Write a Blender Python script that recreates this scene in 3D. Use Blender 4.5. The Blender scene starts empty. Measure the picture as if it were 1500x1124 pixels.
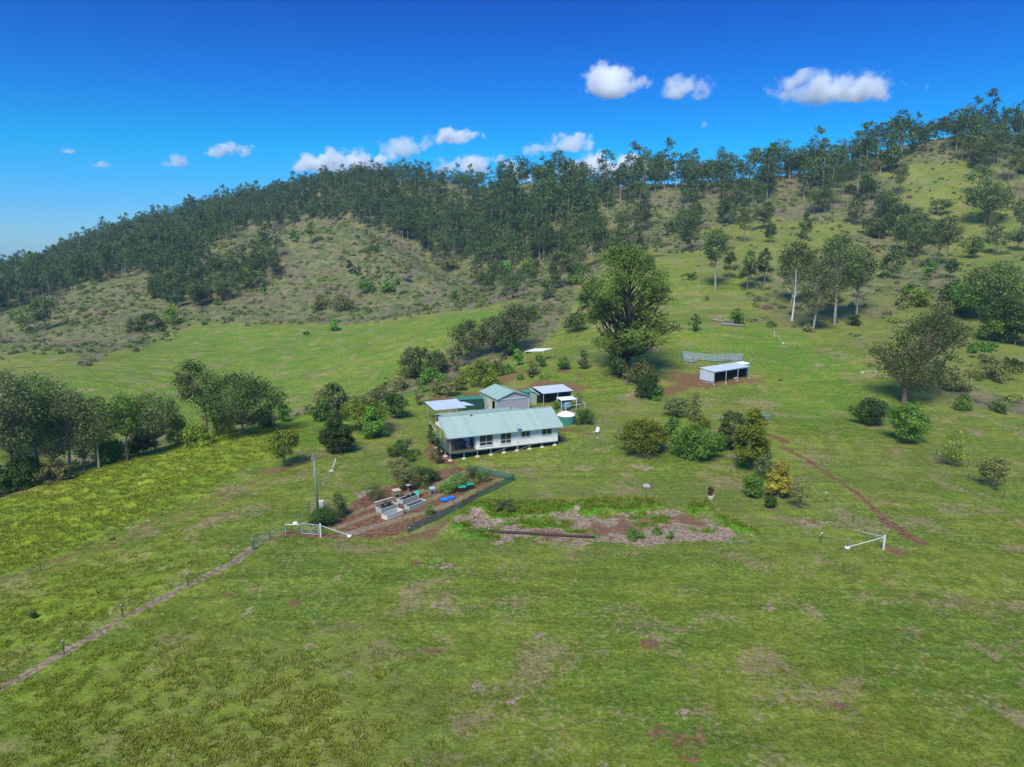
import bpy, math, random
import numpy as np
from mathutils import Vector, Matrix
random.seed(7); RNG = np.random.default_rng(11)
scn = bpy.context.scene
COL = scn.collection
R = math.radians
# ------------------------------------------------------------------ camera
CAMH = 32.0; PITCH = R(11.15); FPX = 1040.0
CP, SP = math.cos(PITCH), math.sin(PITCH)
cam_d = bpy.data.cameras.new('camera'); cam = bpy.data.objects.new('camera', cam_d); COL.objects.link(cam)
cam.location = (0, 0, CAMH); cam.rotation_euler = (R(90) - PITCH, 0, 0)
cam_d.sensor_width = 36; cam_d.lens = 36 * FPX / 1500; cam_d.clip_start = 0.5; cam_d.clip_end = 60000
scn.camera = cam
def ray(u, v):
    a = (u - 750) / FPX; b = (562 - v) / FPX
    return a, CP + b * SP, b * CP - SP
def atY(u, v, Y):
    a, y, z = ray(u, v); t = Y / y
    return (t * a, Y, CAMH + t * z)
def atZ(u, v, zz):
    a, y, z = ray(u, v); t = (zz - CAMH) / z
    return (t * a, t * y, zz)
# ------------------------------------------------------------------ terrain from surveyed heights
CTRL = []
for p in [(0,730,-3),(120,690,-2.6),(250,655,-2),(350,630,-1.8),(450,608,-1.6),(540,590,-1),(620,570,0),
          (0,850,-1.6),(250,760,-.8),(0,1010,-.6),(0,1124,-.3),(300,1124,0),(750,1124,0),(1200,1124,0),(1500,1124,0),
          (400,900,0),(750,900,0),(1100,900,0),(1500,900,-.6),(480,680,-.7),(500,780,0),(750,790,0),(1000,790,0),(1300,800,0),
          (1500,760,-.9),(659,675,-.3),(800,655,.25),(560,660,-.6),(700,720,0),(900,690,.1),(1100,690,.2),(1280,690,.2),
          (1500,690,-.8),(830,620,.6),(720,590,.5),(980,620,.9),(1150,620,1),(1330,620,.6),(1450,640,-.3),(870,570,2)]:
    CTRL.append(atZ(*p))
for p in [(600,500,228),(300,475,296),(450,596,186),(350,560,212),(120,560,196),(50,520,240),(680,490,222),(560,466,284),(420,475,285),(150,510,258),
          (60,490,300),(200,450,330),(0,440,385),(250,400,395),(340,345,440),(420,345,425),(510,333,405),(600,372,370),(700,432,312),(650,400,342),
          (520,400,350),(450,430,330),(400,460,307),(600,440,305),
          (0,402,640),(150,348,620),(270,318,600),(340,300,590),(450,275,550),(550,268,530),(640,280,500),(740,285,470),(900,276,450),(1040,268,430),
          (1130,262,425),(1200,252,420),(1270,235,415),(1320,220,410),(1440,200,400),(1500,205,400),
          (0,440,480),(120,400,500),(250,355,520),(600,335,445),(690,385,405),(640,330,478),(700,340,452),(740,410,330),(740,445,270),(800,330,390),(800,400,315),
          (900,330,380),(1000,330,370),(1100,330,342),(900,400,282),(1000,400,270),(830,470,222),(1050,420,250),(950,450,228),(1200,480,200),
          (1200,400,265),(1350,300,350),(1450,300,340),(1250,330,345),(1450,400,250),(1480,480,185),(1350,440,216),(1300,400,268),(1400,505,172),(1450,565,146),
          (1500,600,136),(1380,583,142),(1290,545,155),(1060,555,153),(915,550,152),(790,525,174),(1100,470,204),(1000,480,192),(1200,540,162),(850,510,190)]:
    CTRL.append(atY(*p))
CTRL += [(-118,112,-13),(-150,90,-14),(-90,138,-13.5),(-70,162,-13),(-42,178,-11),(-18,196,-5),(-85,112,-7),(-66,136,-6.5),(-48,152,-6),
         (0,-70,0),(-90,-70,-3),(90,-70,-.5),(-120,20,-5),(130,40,-1),(-300,100,-16),(280,110,0),(-430,400,-16),(380,250,36),(380,420,95),
         (450,600,70),(200,560,35),(0,620,20),(-200,700,30),(-400,740,10),(-700,650,-25),(-600,800,-30),(0,850,-20),(400,850,0),
         (-620,300,-25),(620,250,50),(-47,394,17),(-27,366,9),(-12,335,7),(-60,415,24)]
CTRL += [atY(*p) for p in [(450,352,455),(450,345,485),(450,322,508),(450,297,530),(510,345,435),(510,334,465),(510,312,488),(510,290,510),(380,350,465),(380,342,500),(380,322,530),(380,302,558),(300,350,480),(300,345,520),(300,331,550),(600,366,400),(600,352,425),(560,352,425),(560,335,450),(560,310,478),(220,372,540),(100,405,570)]]
C = np.array(CTRL, float)
def _phi(d2): return 0.5 * d2 * np.log(d2 + 1e-9)
SC = 100.0
P2 = C[:, :2] / SC; n = len(C)
K = _phi(((P2[:, None] - P2[None]) ** 2).sum(-1)); K[np.diag_indices(n)] = 0.012
A = np.zeros((n + 3, n + 3)); A[:n, :n] = K; A[:n, n] = 1; A[:n, n+1:] = P2; A[n, :n] = 1; A[n+1:, :n] = P2.T
W = np.linalg.solve(A, np.concatenate([C[:, 2], np.zeros(3)]))
def tps(x, y):
    out = np.empty(x.shape); f = out.ravel(); xs = x.ravel() / SC; ys = y.ravel() / SC
    for i in range(0, xs.size, 40000):
        X = xs[i:i+40000]; Y = ys[i:i+40000]
        d2 = (X[:, None] - P2[:, 0]) ** 2 + (Y[:, None] - P2[:, 1]) ** 2
        f[i:i+40000] = _phi(d2) @ W[:n] + W[n] + W[n+1] * X + W[n+2] * Y
    return out
def _h(ix, iy, s):
    k = (ix.astype(np.int64) * 374761393 + iy.astype(np.int64) * 668265263 + s * 1442695041) & 0x7fffffff
    k = ((k ^ (k >> 13)) * 1274126177) & 0x7fffffff
    return ((k ^ (k >> 16)) & 0xffff) / 65535.0
def vnoise(x, y, s=0):
    ix = np.floor(x); iy = np.floor(y); fx = x - ix; fy = y - iy
    fx = fx * fx * (3 - 2 * fx); fy = fy * fy * (3 - 2 * fy)
    a = _h(ix, iy, s); b = _h(ix + 1, iy, s); c = _h(ix, iy + 1, s); d = _h(ix + 1, iy + 1, s)
    return (a + (b - a) * fx) * (1 - fy) + (c + (d - c) * fx) * fy
def fbm(x, y, o=4, s=0):
    t = 0; a = .5; f = 1
    for i in range(o):
        t = t + a * vnoise(x * f + i * 17.3, y * f - i * 9.1, s + i); a *= .5; f *= 2.03
    return t / (1 - .5 ** o)
def sstep(a, b, x):
    t = np.clip((x - a) / (b - a), 0, 1); return t * t * (3 - 2 * t)
X0, X1, Y0, Y1 = -640.0, 560.0, -80.0, 900.0
# height lookup on a 2 m lattice
GX = np.arange(X0, X1 + 1, 2.0); GY = np.arange(Y0, Y1 + 1, 2.0)
_gx, _gy = np.meshgrid(GX, GY, indexing='xy')
HB = tps(_gx, _gy)
def broad(x, y, h):
    far = sstep(170, 330, np.hypot(x * .6, y))
    h = h + far * ((fbm(x / 30, y / 30, 3, 5) - .5) * 5.5)
    e = np.minimum.reduce([x - X0, X1 - x, Y1 - y, y - Y0 + 40])
    k = sstep(0, 90, e)
    return h * k + (-60) * (1 - k)
HB = broad(_gx, _gy, HB)
def hgt(x, y):
    x = np.asarray(x, float); y = np.asarray(y, float)
    fx = np.clip((x - X0) / 2, 0, len(GX) - 1.001); fy = np.clip((y - Y0) / 2, 0, len(GY) - 1.001)
    i = fx.astype(int); j = fy.astype(int); a = fx - i; b = fy - j
    return (HB[j, i] * (1 - a) + HB[j, i+1] * a) * (1 - b) + (HB[j+1, i] * (1 - a) + HB[j+1, i+1] * a) * b
_T = np.concatenate([np.arange(30, 250, .5), np.arange(250, 900, 1.5)])
def G(u, v):
    """ground point seen at (u, v) of the survey photo"""
    a, y, z = ray(u, v)
    d = CAMH + _T * z - hgt(_T * a, _T * y)
    k = np.argmax(d < 0)
    if d[k] >= 0: k = len(_T) - 1
    t0, t1 = _T[k-1], _T[k]; d0, d1 = d[k-1], d[k]
    t = t0 + (t1 - t0) * d0 / (d0 - d1 + 1e-9)
    return Vector((t * a, t * y, float(hgt(t * a, t * y))))
def proj(x, y, z):
    zz = z - CAMH; d = y * CP - zz * SP; up = y * SP + zz * CP
    return 750 + FPX * x / d, 562 - FPX * up / d, d
def visible(x, y, z):
    """is the point clear of the ground between it and the camera"""
    s = np.linspace(.05, .97, 90)[:, None]
    return np.all(CAMH + (z - CAMH) * s - hgt(x * s, y * s) > -1.0, axis=0)
# ------------------------------------------------------------------ helpers
def tag(o, label=None, cat=None, group=None, kind=None):
    if label: o['label'] = label
    if cat: o['category'] = cat
    if group: o['group'] = group
    if kind: o['kind'] = kind
    return o
def empty(name, loc, rz=0):
    o = bpy.data.objects.new(name, None); COL.objects.link(o); o.location = loc; o.rotation_euler = (0, 0, rz)
    o.empty_display_size = .3
    return o
def np_mesh(name, V, F, mats, mi=None, smooth=False):
    me = bpy.data.meshes.new(name); V = np.asarray(V, np.float32); F = np.asarray(F, np.int32)
    k = F.shape[1]
    me.vertices.add(len(V)); me.vertices.foreach_set('co', V.ravel())
    me.loops.add(F.size); me.loops.foreach_set('vertex_index', F.ravel())
    me.polygons.add(len(F)); me.polygons.foreach_set('loop_start', np.arange(0, F.size, k, dtype=np.int32))
    me.polygons.foreach_set('loop_total', np.full(len(F), k, np.int32))
    for m in (mats if isinstance(mats, (list, tuple)) else [mats]): me.materials.append(m)
    if mi is not None: me.polygons.foreach_set('material_index', mi)
    me.update(calc_edges=True)
    if smooth: me.polygons.foreach_set('use_smooth', np.ones(len(F), bool))
    return me
def link(name, me, parent=None, loc=None):
    o = bpy.data.objects.new(name, me); COL.objects.link(o)
    if parent: o.parent = parent
    if loc is not None: o.location = loc
    return o
def node_mat(name):
    m = bpy.data.materials.new(name); m.use_nodes = True
    nt = m.node_tree; b = nt.nodes['Principled BSDF']
    return m, nt, b
def simple(name, col, rough=.6, metal=0, var=.12, scale=3.0, bump=0, spec=.4, stripes=None):
    m, nt, b = node_mat(name)
    tc = nt.nodes.new('ShaderNodeTexCoord'); nz = nt.nodes.new('ShaderNodeTexNoise')
    nz.inputs['Scale'].default_value = scale; nz.inputs['Detail'].default_value = 6
    nt.links.new(tc.outputs['Object'], nz.inputs['Vector'])
    mx = nt.nodes.new('ShaderNodeMixRGB')
    mx.inputs[1].default_value = (*[c * (1 - var) for c in col], 1); mx.inputs[2].default_value = (*[min(1, c * (1 + var)) for c in col], 1)
    nt.links.new(nz.outputs['Fac'], mx.inputs[0]); nt.links.new(mx.outputs[0], b.inputs['Base Color'])
    b.inputs['Roughness'].default_value = rough; b.inputs['Metallic'].default_value = metal; b.inputs['Specular IOR Level'].default_value = spec
    if stripes:   # corrugation / boards: (axis, pitch, depth)
        wv = nt.nodes.new('ShaderNodeTexWave'); wv.bands_direction = stripes[0]; wv.inputs['Scale'].default_value = 20 / stripes[1] / 6.2832 * .314 * 2
        nt.links.new(tc.outputs['Object'], wv.inputs['Vector'])
        bp = nt.nodes.new('ShaderNodeBump'); bp.inputs['Distance'].default_value = stripes[2]; bp.inputs['Strength'].default_value = 1
        nt.links.new(wv.outputs['Fac'], bp.inputs['Height']); nt.links.new(bp.outputs[0], b.inputs['Normal'])
    elif bump:
        bp = nt.nodes.new('ShaderNodeBump'); bp.inputs['Distance'].default_value = bump
        nt.links.new(nz.outputs['Fac'], bp.inputs['Height']); nt.links.new(bp.outputs[0], b.inputs['Normal'])
    return m
# ------------------------------------------------------------------ light
SUN_EL, SUN_AZ = R(50), R(200)      # azimuth clockwise from +Y
sd = bpy.data.lights.new('sun', 'SUN'); so = bpy.data.objects.new('sun', sd); COL.objects.link(so)
sd.energy = 3.4; sd.angle = R(20); sd.color = (1, .94, .78)
dirv = Vector((math.sin(SUN_AZ) * math.cos(SUN_EL), math.cos(SUN_AZ) * math.cos(SUN_EL), math.sin(SUN_EL)))
so.rotation_euler = dirv.to_track_quat('Z', 'Y').to_euler(); so.location = (0, -50, 200)
w = bpy.data.worlds.new('World'); scn.world = w; w.use_nodes = True
wt = w.node_tree; bg = wt.nodes['Background']
sk = wt.nodes.new('ShaderNodeTexSky'); sk.sky_type = 'NISHITA'; sk.sun_disc = False
sk.sun_elevation = SUN_EL; sk.sun_rotation = SUN_AZ; sk.altitude = 300; sk.air_density = 1.0; sk.dust_density = .3; sk.ozone_density = 4.0
hs = wt.nodes.new('ShaderNodeHueSaturation'); hs.inputs['Saturation'].default_value = 1.35
wt.links.new(sk.outputs[0], hs.inputs['Color'])
# deep azure air: the clear sky is bluer than the model's low down; unseen upper sky kept neutral and brighter for ambient light
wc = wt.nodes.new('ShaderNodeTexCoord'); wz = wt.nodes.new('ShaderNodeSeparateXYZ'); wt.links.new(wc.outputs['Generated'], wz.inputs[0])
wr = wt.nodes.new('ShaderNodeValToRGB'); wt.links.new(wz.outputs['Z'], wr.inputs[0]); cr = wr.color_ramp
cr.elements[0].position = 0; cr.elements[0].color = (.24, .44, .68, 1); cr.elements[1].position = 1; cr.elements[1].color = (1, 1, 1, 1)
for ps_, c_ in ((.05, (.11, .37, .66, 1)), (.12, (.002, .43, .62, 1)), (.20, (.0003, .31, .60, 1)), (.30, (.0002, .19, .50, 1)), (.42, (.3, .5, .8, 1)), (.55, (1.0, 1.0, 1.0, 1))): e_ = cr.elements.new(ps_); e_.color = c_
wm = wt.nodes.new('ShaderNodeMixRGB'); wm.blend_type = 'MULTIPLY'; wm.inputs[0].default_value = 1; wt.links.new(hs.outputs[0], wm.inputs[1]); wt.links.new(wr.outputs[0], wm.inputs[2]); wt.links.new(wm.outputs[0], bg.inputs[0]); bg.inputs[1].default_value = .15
vs = scn.view_settings; vs.view_transform = 'Standard'; vs.look = 'None'; vs.gamma = 1; vs.exposure = .62
scn.cycles.use_denoising = True
scn.cycles.max_bounces = 6; scn.cycles.transparent_max_bounces = 12; scn.cycles.volume_bounces = 0
scn.cycles.diffuse_bounces = 3; scn.cycles.glossy_bounces = 2; scn.cycles.transmission_bounces = 3
# ------------------------------------------------------------------ ground masks (regions laid out on the ground in world metres)
def wpoly(pix): return np.array([G(u, v)[:2] for u, v in pix])
def inpoly(x, y, P):
    c = np.zeros(x.shape, bool); m = len(P)
    for i in range(m):
        xi, yi = P[i]; xj, yj = P[i-1]
        if abs(yj - yi) < 1e-9: continue
        c ^= ((yi > y) != (yj > y)) & (x < (xj - xi) * (y - yi) / (yj - yi) + xi)
    return c
def sdist(x, y, P, closed=True):
    d = np.full(x.shape, 1e9); m = len(P)
    for i in range(0 if closed else 1, m):
        a = P[i-1]; b = P[i]; ab = b - a; L = (ab ** 2).sum() + 1e-9
        t = np.clip(((x - a[0]) * ab[0] + (y - a[1]) * ab[1]) / L, 0, 1)
        d = np.minimum(d, np.hypot(x - a[0] - t * ab[0], y - a[1] - t * ab[1]))
    return d
def wob(x, y, s, k): return (fbm(x / k, y / k, 4, s) - .5) * 2
def area(x, y, P, feather=2.0, rag=2.0, k=4.0, s=1):
    """0..1 inside a world polygon with a ragged, soft edge"""
    out = np.zeros(x.shape); m = feather + rag + 1
    bb = (x > P[:, 0].min() - m) & (x < P[:, 0].max() + m) & (y > P[:, 1].min() - m) & (y < P[:, 1].max() + m)
    xs, ys = x[bb], y[bb]
    if xs.size == 0: return out
    d = sdist(xs, ys, P); d = np.where(inpoly(xs, ys, P), d, -d) + wob(xs, ys, s, k) * rag
    out[bb] = sstep(-feather, feather, d); return out
def strip(x, y, P, w, feather=.4, rag=.4, k=1.5, s=2):
    out = np.zeros(x.shape); m = w + feather + rag + 1
    bb = (x > P[:, 0].min() - m) & (x < P[:, 0].max() + m) & (y > P[:, 1].min() - m) & (y < P[:, 1].max() + m)
    xs, ys = x[bb], y[bb]
    if xs.size == 0: return out
    d = w - sdist(xs, ys, P, False) + wob(xs, ys, s, k) * rag
    out[bb] = sstep(-feather, feather, d); return out
# non-uniform world lattice, finest where the yard is
def axis(bounds):
    out = [bounds[0][0]]
    for a, b, s0, s1 in bounds:
        x = a
        while x < b - 1e-6:
            t = (x - a) / (b - a); x = min(b, x + s0 + (s1 - s0) * t)
            out.append(x)
    return np.array(out)
AX = axis([(X0, -200, 6, 2), (-200, -75, 2, .55), (-75, 75, .4, .4), (75, 200, .55, 2), (200, X1, 2, 6)])
AY = axis([(Y0, 28, 6, .5), (28, 120, .32, .4), (120, 200, .45, .9), (200, 420, 1.0, 2), (420, Y1, 2, 7)])
TX, TY = np.meshgrid(AX, AY, indexing='xy')
print('terrain', TX.shape, TX.size)
TZ = hgt(TX, TY)
DIRT = np.zeros(TX.shape); DRY = DIRT.copy(); SCRUB = DIRT.copy(); LUSH = DIRT.copy(); TUSS = DIRT.copy(); MULCH = DIRT.copy()
def put(A, m, k=1.0): np.maximum(A, m * k, out=A)
def ar(A, pix, amt=1.0, **kw): put(A, area(TX, TY, wpoly(pix), **kw), amt)
def st(A, pix, w, amt=1.0, **kw): put(A, strip(TX, TY, wpoly(pix), w, **kw), amt)
# left paddock: long yellow-green tussock grass
ar(TUSS, [(-60,760),(0,735),(120,692),(250,658),(350,633),(450,612),(400,660),(330,705),(220,762),(120,805),(0,848),(-60,870)], .9, feather=3)
ar(TUSS, [(-60,880),(100,830),(250,790),(330,820),(200,900),(0,1000),(-60,1040)], .45, feather=5)
ar(TUSS, [(-60,1010),(200,930),(420,960),(560,1010),(560,1180),(-60,1180)], .35, feather=6)
ar(DRY, [(60,1080),(250,960),(520,930),(640,1020),(680,1180),(60,1180)], .85, feather=8)
# fence line strip and drive
st(DIRT, [(-60,1040),(0,1010),(90,958),(180,905),(270,860),(340,826),(372,803)], .3, .45, rag=.6)
st(MULCH, [(-60,1040),(0,1010),(90,958),(180,905),(270,860),(340,826),(372,803)], .45, 1, rag=.5, s=8)
st(DIRT, [(0,852),(120,808),(230,762),(330,722),(400,695),(470,668)], .5, .55, rag=.5)
st(DIRT, [(60,846),(200,785),(330,733),(410,700),(480,673),(520,655)], .6, .5, rag=.7)
st(DIRT, [(385,692),(440,677),(478,668)], 1.3, .55, rag=1.2)
st(DIRT, [(420,782),(470,784),(515,786)], .7, .85)
st(MULCH, [(487,684),(465,725),(450,765)], .35, .5)
# vegetable garden
garden = [(498,778),(470,765),(540,722),(580,710),(636,692),(668,682),(700,690),(740,698),(700,728),(640,762),(595,780),(540,790)]
ar(DIRT, garden, .95, feather=.6, rag=.8, k=2)
ar(MULCH, [(520,724),(590,705),(650,688),(680,690),(600,726),(560,738)], .8, feather=.8, rag=1)
ar(MULCH, [(482,765),(560,732),(575,737),(500,776)], .8, feather=.4, rag=.5)
ar(MULCH, [(505,780),(640,728),(690,700),(690,712),(620,748),(530,790)], .7, feather=.4, rag=.6)
GP = np.zeros(TX.shape)
for P_, w_ in (([(470,768),(560,737)],.5),([(487,776),(552,752)],.55),([(505,784),(600,757),(650,742),(690,722),(730,703)],.75),([(575,732),(640,712),(680,692)],.9),([(600,745),(650,722)],.6)): put(GP, strip(TX, TY, wpoly(P_), w_, feather=.15, rag=.25, k=1))
DIRT *= 1 - .6 * GP; put(MULCH, GP, .55)
# mulch and soil in front of the yard
bank = [(650,748),(690,735),(740,742),(830,740),(900,752),(985,748),(1030,760),(1075,782),(1100,796),(1000,797),(900,795),(800,792),(720,790),(670,785)]
ar(MULCH, bank, 1, feather=.9, rag=2.4, k=2.4); bnk = area(TX, TY, wpoly(bank), feather=.6, rag=1); put(LUSH, bnk * sstep(.56, .66, fbm(TX / 2.2, TY / 1.4, 3, 91)), .9)
ar(DIRT, [(770,770),(850,775),(930,755),(1000,752),(1040,765),(1040,778),(980,770),(880,786),(780,784)], .62, feather=.8, rag=3.2, k=1.6)
ar(DIRT, [(700,712),(745,700),(640,768),(600,782),(560,796),(640,790)], .6, feather=.5, rag=.8)
LUSHB = [[(655,758),(700,750),(730,765),(790,760),(850,748),(832,738),(800,736),(700,735)],[(838,738),(870,733),(960,732),(975,744),(920,752),(850,752)],
         [(995,742),(1035,735),(1042,748),(1010,754)],[(660,770),(690,765),(700,785),(675,790)],[(1040,750),(1100,775),(1110,785),(1060,775)]]
for L in LUSHB: ar(LUSH, L, 1, feather=.6, rag=.7, k=1.5)
for c in [(1188,766,2.6,1.3),(852,686,2.3,1.0),(947,712,1.2,.7),(1072,697,.9,.8),(1047,679,.9,.8),(940,685,2.4,1.2),(1130,745,1.4,.8),(1167,745,1.1,.7),(1103,722,1.8,1),(945,668,3,1.3),(1077,668,1.8,1.2)]:
    g = G(c[0], c[1]); d = np.hypot((TX - g.x) / c[2], (TY - g.y) / c[2] / .8) + wob(TX, TY, 4, 1.5) * .35
    put(MULCH, sstep(1.2, .4, d + wob(TX, TY, 14, .8) * .5), min(.6, c[3] * .5))
for c in [(1000,1075,2.2),(1000,1050,1.3),(935,985,.9),(700,1010,1.3),(755,1030,1.3),(640,890,1.4),(610,825,1.0),(650,832,1.2),(520,990,.8),(280,995,.9),(215,980,.8),(890,1110,1),(360,900,1.1),(445,948,.6),(640,953,1),
          (1230,1035,.7),(1190,765,1),(1010,1115,1),(1130,890,.9),(1080,905,.6),(950,945,1),(790,930,.6),(820,950,.9),(430,885,1.2),(330,873,1),(510,955,.7),(270,838,.8)]:
    g = G(c[0], c[1]); d = np.hypot((TX - g.x) / c[2], (TY - g.y) / c[2] * 1.1) + wob(TX, TY, 6, .9) * 1.7
    put(DIRT if c[1] % 2 else MULCH, sstep(1.2, .2, d), .62); 
# worn track on the right, stockyard earth
st(DIRT, [(1125,637),(1140,641),(1150,648)], .9, .9); st(DIRT, [(1145,655),(1180,672),(1220,700),(1255,722),(1280,745),(1300,765)], .42, .95, rag=.3)
st(DIRT, [(1292,758),(1310,772),(1335,788),(1350,795)], .8, .9, rag=.6); st(DIRT, [(1300,800),(1320,810)], 1.0, .6, rag=.8); st(DIRT, [(1345,790),(1400,800)], .3, .5, rag=.8)
ar(DIRT, [(975,548),(1030,544),(1100,552),(1135,558),(1090,566),(1030,572),(985,582),(965,570)], .66, feather=2.4, rag=5, k=3)
ar(DIRT, [(890,548),(930,540),(975,548),(960,560),(915,556)], .7, feather=1.2, rag=2); ar(DIRT,[(930,525),(985,533),(1000,545),(950,540)],.4,feather=2,rag=2)
ar(DIRT, [(1040,585),(1120,592),(1135,600),(1060,612)], .35, feather=2, rag=4)
ar(DIRT, [(626,648),(640,640),(662,668),(664,679),(640,682),(626,672)], .8, feather=.5, rag=1.2)
st(DIRT, [(664,664),(740,655),(808,643)], 2.6, .8, rag=.5)
st(DIRT, [(819,629),(850,634),(877,637)], .45, .9, rag=.15)
ar(DIRT, [(745,575),(790,556),(830,560),(870,566),(800,590),(720,590)], .6, feather=1, rag=1.5)
ar(DIRT, [(690,560),(745,545),(790,540),(760,556),(700,570)], .55, feather=1.2, rag=2)
ar(MULCH, [(1258,612),(1300,620),(1280,628)], .6); ar(DIRT, [(800,560),(850,556),(868,562),(830,566)], .5)
for c in [(825,543,2),(775,527,2),(688,580,3),(580,610,2),(645,585,3),(850,550,1.3),(950,712,1)]:
    g = G(c[0], c[1]); d = np.hypot(TX - g.x, TY - g.y) / c[2] + wob(TX, TY, 4, 1.5) * .35
    put(DIRT, sstep(1.2, .6, d), .7)
# dry / worn lawn tints
ar(DRY, [(520,690),(560,720),(640,650),(600,600),(520,650)], .35, feather=6, rag=5); ar(DRY, [(760,700),(1100,700),(1240,790),(760,740)], .45, feather=6, rag=6)
ar(DRY, [(830,590),(960,580),(1000,600),(900,640),(840,620)], .5, feather=5, rag=5); ar(DRY, [(480,790),(1300,800),(1300,822),(480,815)], .3, feather=2, rag=2)
ar(DRY, [(1140,650),(1400,640),(1500,700),(1350,740),(1200,700)], .35, feather=8, rag=8); ar(DRY, [(1000,430),(1500,420),(1500,620),(1290,560),(1200,480),(1100,470)], .6, feather=8, rag=10, k=10)
ar(DRY, [(1300,440),(1500,480),(1500,610),(1380,575),(1290,530)], .55, feather=5, rag=6, k=8)
# far slopes: dry scrubby hillsides
knoll = [(120,540),(260,470),(310,462),(430,472),(500,478),(560,470),(640,455),(700,452),(712,435),(660,395),(600,368),(510,330),(420,345),(340,345),(250,380),(120,425),(0,445),(0,490),(60,505)]
ar(DRY, knoll, .8, feather=4, rag=6, k=12); ar(SCRUB, knoll, .72, feather=4, rag=8, k=12)
ar(SCRUB, [(560,460),(640,452),(700,445),(712,430),(650,400),(560,430)], .95, feather=5, rag=9, k=10)
ar(SCRUB, [(0,445),(200,385),(250,400),(230,450),(150,470),(0,475)], .8, feather=8, rag=12, k=14)
ar(SCRUB, [(280,470),(310,455),(440,465),(520,470),(440,475),(320,472)], .7, feather=1.5, rag=3, k=8)
farv = sstep(235, 330, np.hypot(TX * .55, TY) + wob(TX, TY, 9, 40) * 40)
green_r = area(TX, TY, wpoly([(1080,480),(820,490),(870,430),(900,385),(985,345),(1100,320),(1230,325),(1300,300),(1300,250),(1400,235),(1500,260),(1500,420),(1300,420)]), feather=12, rag=20, k=25)
valley = area(TX, TY, wpoly([(100,560),(290,470),(430,476),(560,470),(690,455),(740,470),(690,500),(600,560),(520,600),(440,606),(300,620),(100,640)]), feather=5, rag=6, k=12)
put(SCRUB, farv * (1 - green_r * .85) * (1 - valley) * .75); put(DRY, farv * .6)
ar(SCRUB, [(950,362),(1010,345),(1080,352),(1060,366),(970,372)], .8, feather=2, rag=5, k=6)
ar(SCRUB, [(740,400),(820,350),(960,335),(880,375),(830,440),(780,460)], .6, feather=10, rag=20, k=20)
put(LUSH, valley * .36); put(DRY, valley * .12)
ar(LUSH, [(980,470),(1180,480),(1290,560),(1290,620),(1150,640),(1120,560),(980,520)], .4, feather=8, rag=8, k=9)
ar(LUSH, [(200,490),(330,478),(200,560),(120,545)], .35, feather=8, rag=8)
ar(LUSH, [(590,480),(790,440),(760,480),(660,490)], .5, feather=5, rag=6)
ar(LUSH, [(400,610),(640,570),(600,610),(480,650),(400,660)], .5, feather=4, rag=4)
st(DIRT, [(250,482),(300,473),(430,472),(500,478),(560,474),(690,457)], .8, .45, rag=1.5, k=6); st(DIRT, [(0,492),(90,500),(170,512)], .7, .5, rag=1.5, k=6)
for P_, k_ in (([(1100,470),(1110,400),(1240,385),(1330,400),(1420,440),(1480,500),(1420,520),(1340,460),(1250,470),(1180,482)], .55), ([(1240,345),(1330,335),(1400,370),(1440,420),(1350,420),(1260,390)], .6),
              ([(1000,380),(1040,400),(1100,400),(1090,360),(1010,352)], .35), ([(1100,290),(1300,270),(1400,300),(1380,340),(1230,330)], .4)): ar(SCRUB, P_, k_, feather=8, rag=16, k=12); ar(DRY, P_, .8, feather=8, rag=10, k=12)
# gully floor and banks: scrub cover
gully = np.array([(-150,90),(-118,112),(-90,138),(-70,162),(-42,178),(-18,196),(0,215),(12,250),(18,300)], float)
put(SCRUB, strip(TX, TY, gully, 14, feather=8, rag=6, k=8), .8)
put(SCRUB, strip(TX, TY, np.array([G(1500,600)[:2],G(1400,575)[:2],G(1350,540)[:2],G(1370,490)[:2],G(1400,440)[:2],G(1330,410)[:2]]), 5, feather=4, rag=4, k=6), .8)
# ---- relief
n1 = fbm(TX / 1.1, TY / 1.1, 3, 21) - .5; n2 = fbm(TX / 3.1 + TY / 9, TY / 2.0, 3, 22) - .5
bare = np.clip(DIRT + MULCH, 0, 1)
TZ += (n1 * .16) * (1 - .6 * bare) * sstep(300, 120, TY) + n2 * TUSS * .8 + np.maximum(n1, 0) * TUSS * .7
far = sstep(160, 260, TY)
TZ += far * SCRUB * ((fbm(TX / 5, TY / 5, 3, 31) - .5) * 3.0)
TZ += valley * (fbm(TX / 6, TY / 2.5, 3, 33) - .5) * .9
for L in LUSHB: TZ += area(TX, TY, wpoly(L), feather=.5, rag=.5, k=1) * (.25 + .35 * fbm(TX / .8, TY / .8, 2, 3))
pl = sstep(30, 20, np.hypot(TX - 0, TY - 112))
MULCH *= 1 - LUSH * .9; DIRT *= 1 - .5 * LUSH
ny, nx = TX.shape
idx = np.arange(nx * ny).reshape(ny, nx)
F = np.stack([idx[:-1, :-1], idx[:-1, 1:], idx[1:, 1:], idx[1:, :-1]], -1).reshape(-1, 4)
def tlook(x, y):
    """exact height of the finished ground sheet"""
    x = np.asarray(x, float); y = np.asarray(y, float)
    i = np.clip(np.searchsorted(AX, x) - 1, 0, nx - 2); j = np.clip(np.searchsorted(AY, y) - 1, 0, ny - 2)
    a = (x - AX[i]) / (AX[i+1] - AX[i]); b = (y - AY[j]) / (AY[j+1] - AY[j])
    return (TZ[j, i] * (1 - a) + TZ[j, i+1] * a) * (1 - b) + (TZ[j+1, i] * (1 - a) + TZ[j+1, i+1] * a) * b
def mlook(A, x, y):
    i = np.clip(np.searchsorted(AX, x) - 1, 0, nx - 2); j = np.clip(np.searchsorted(AY, y) - 1, 0, ny - 2)
    return A[j, i]
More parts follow.
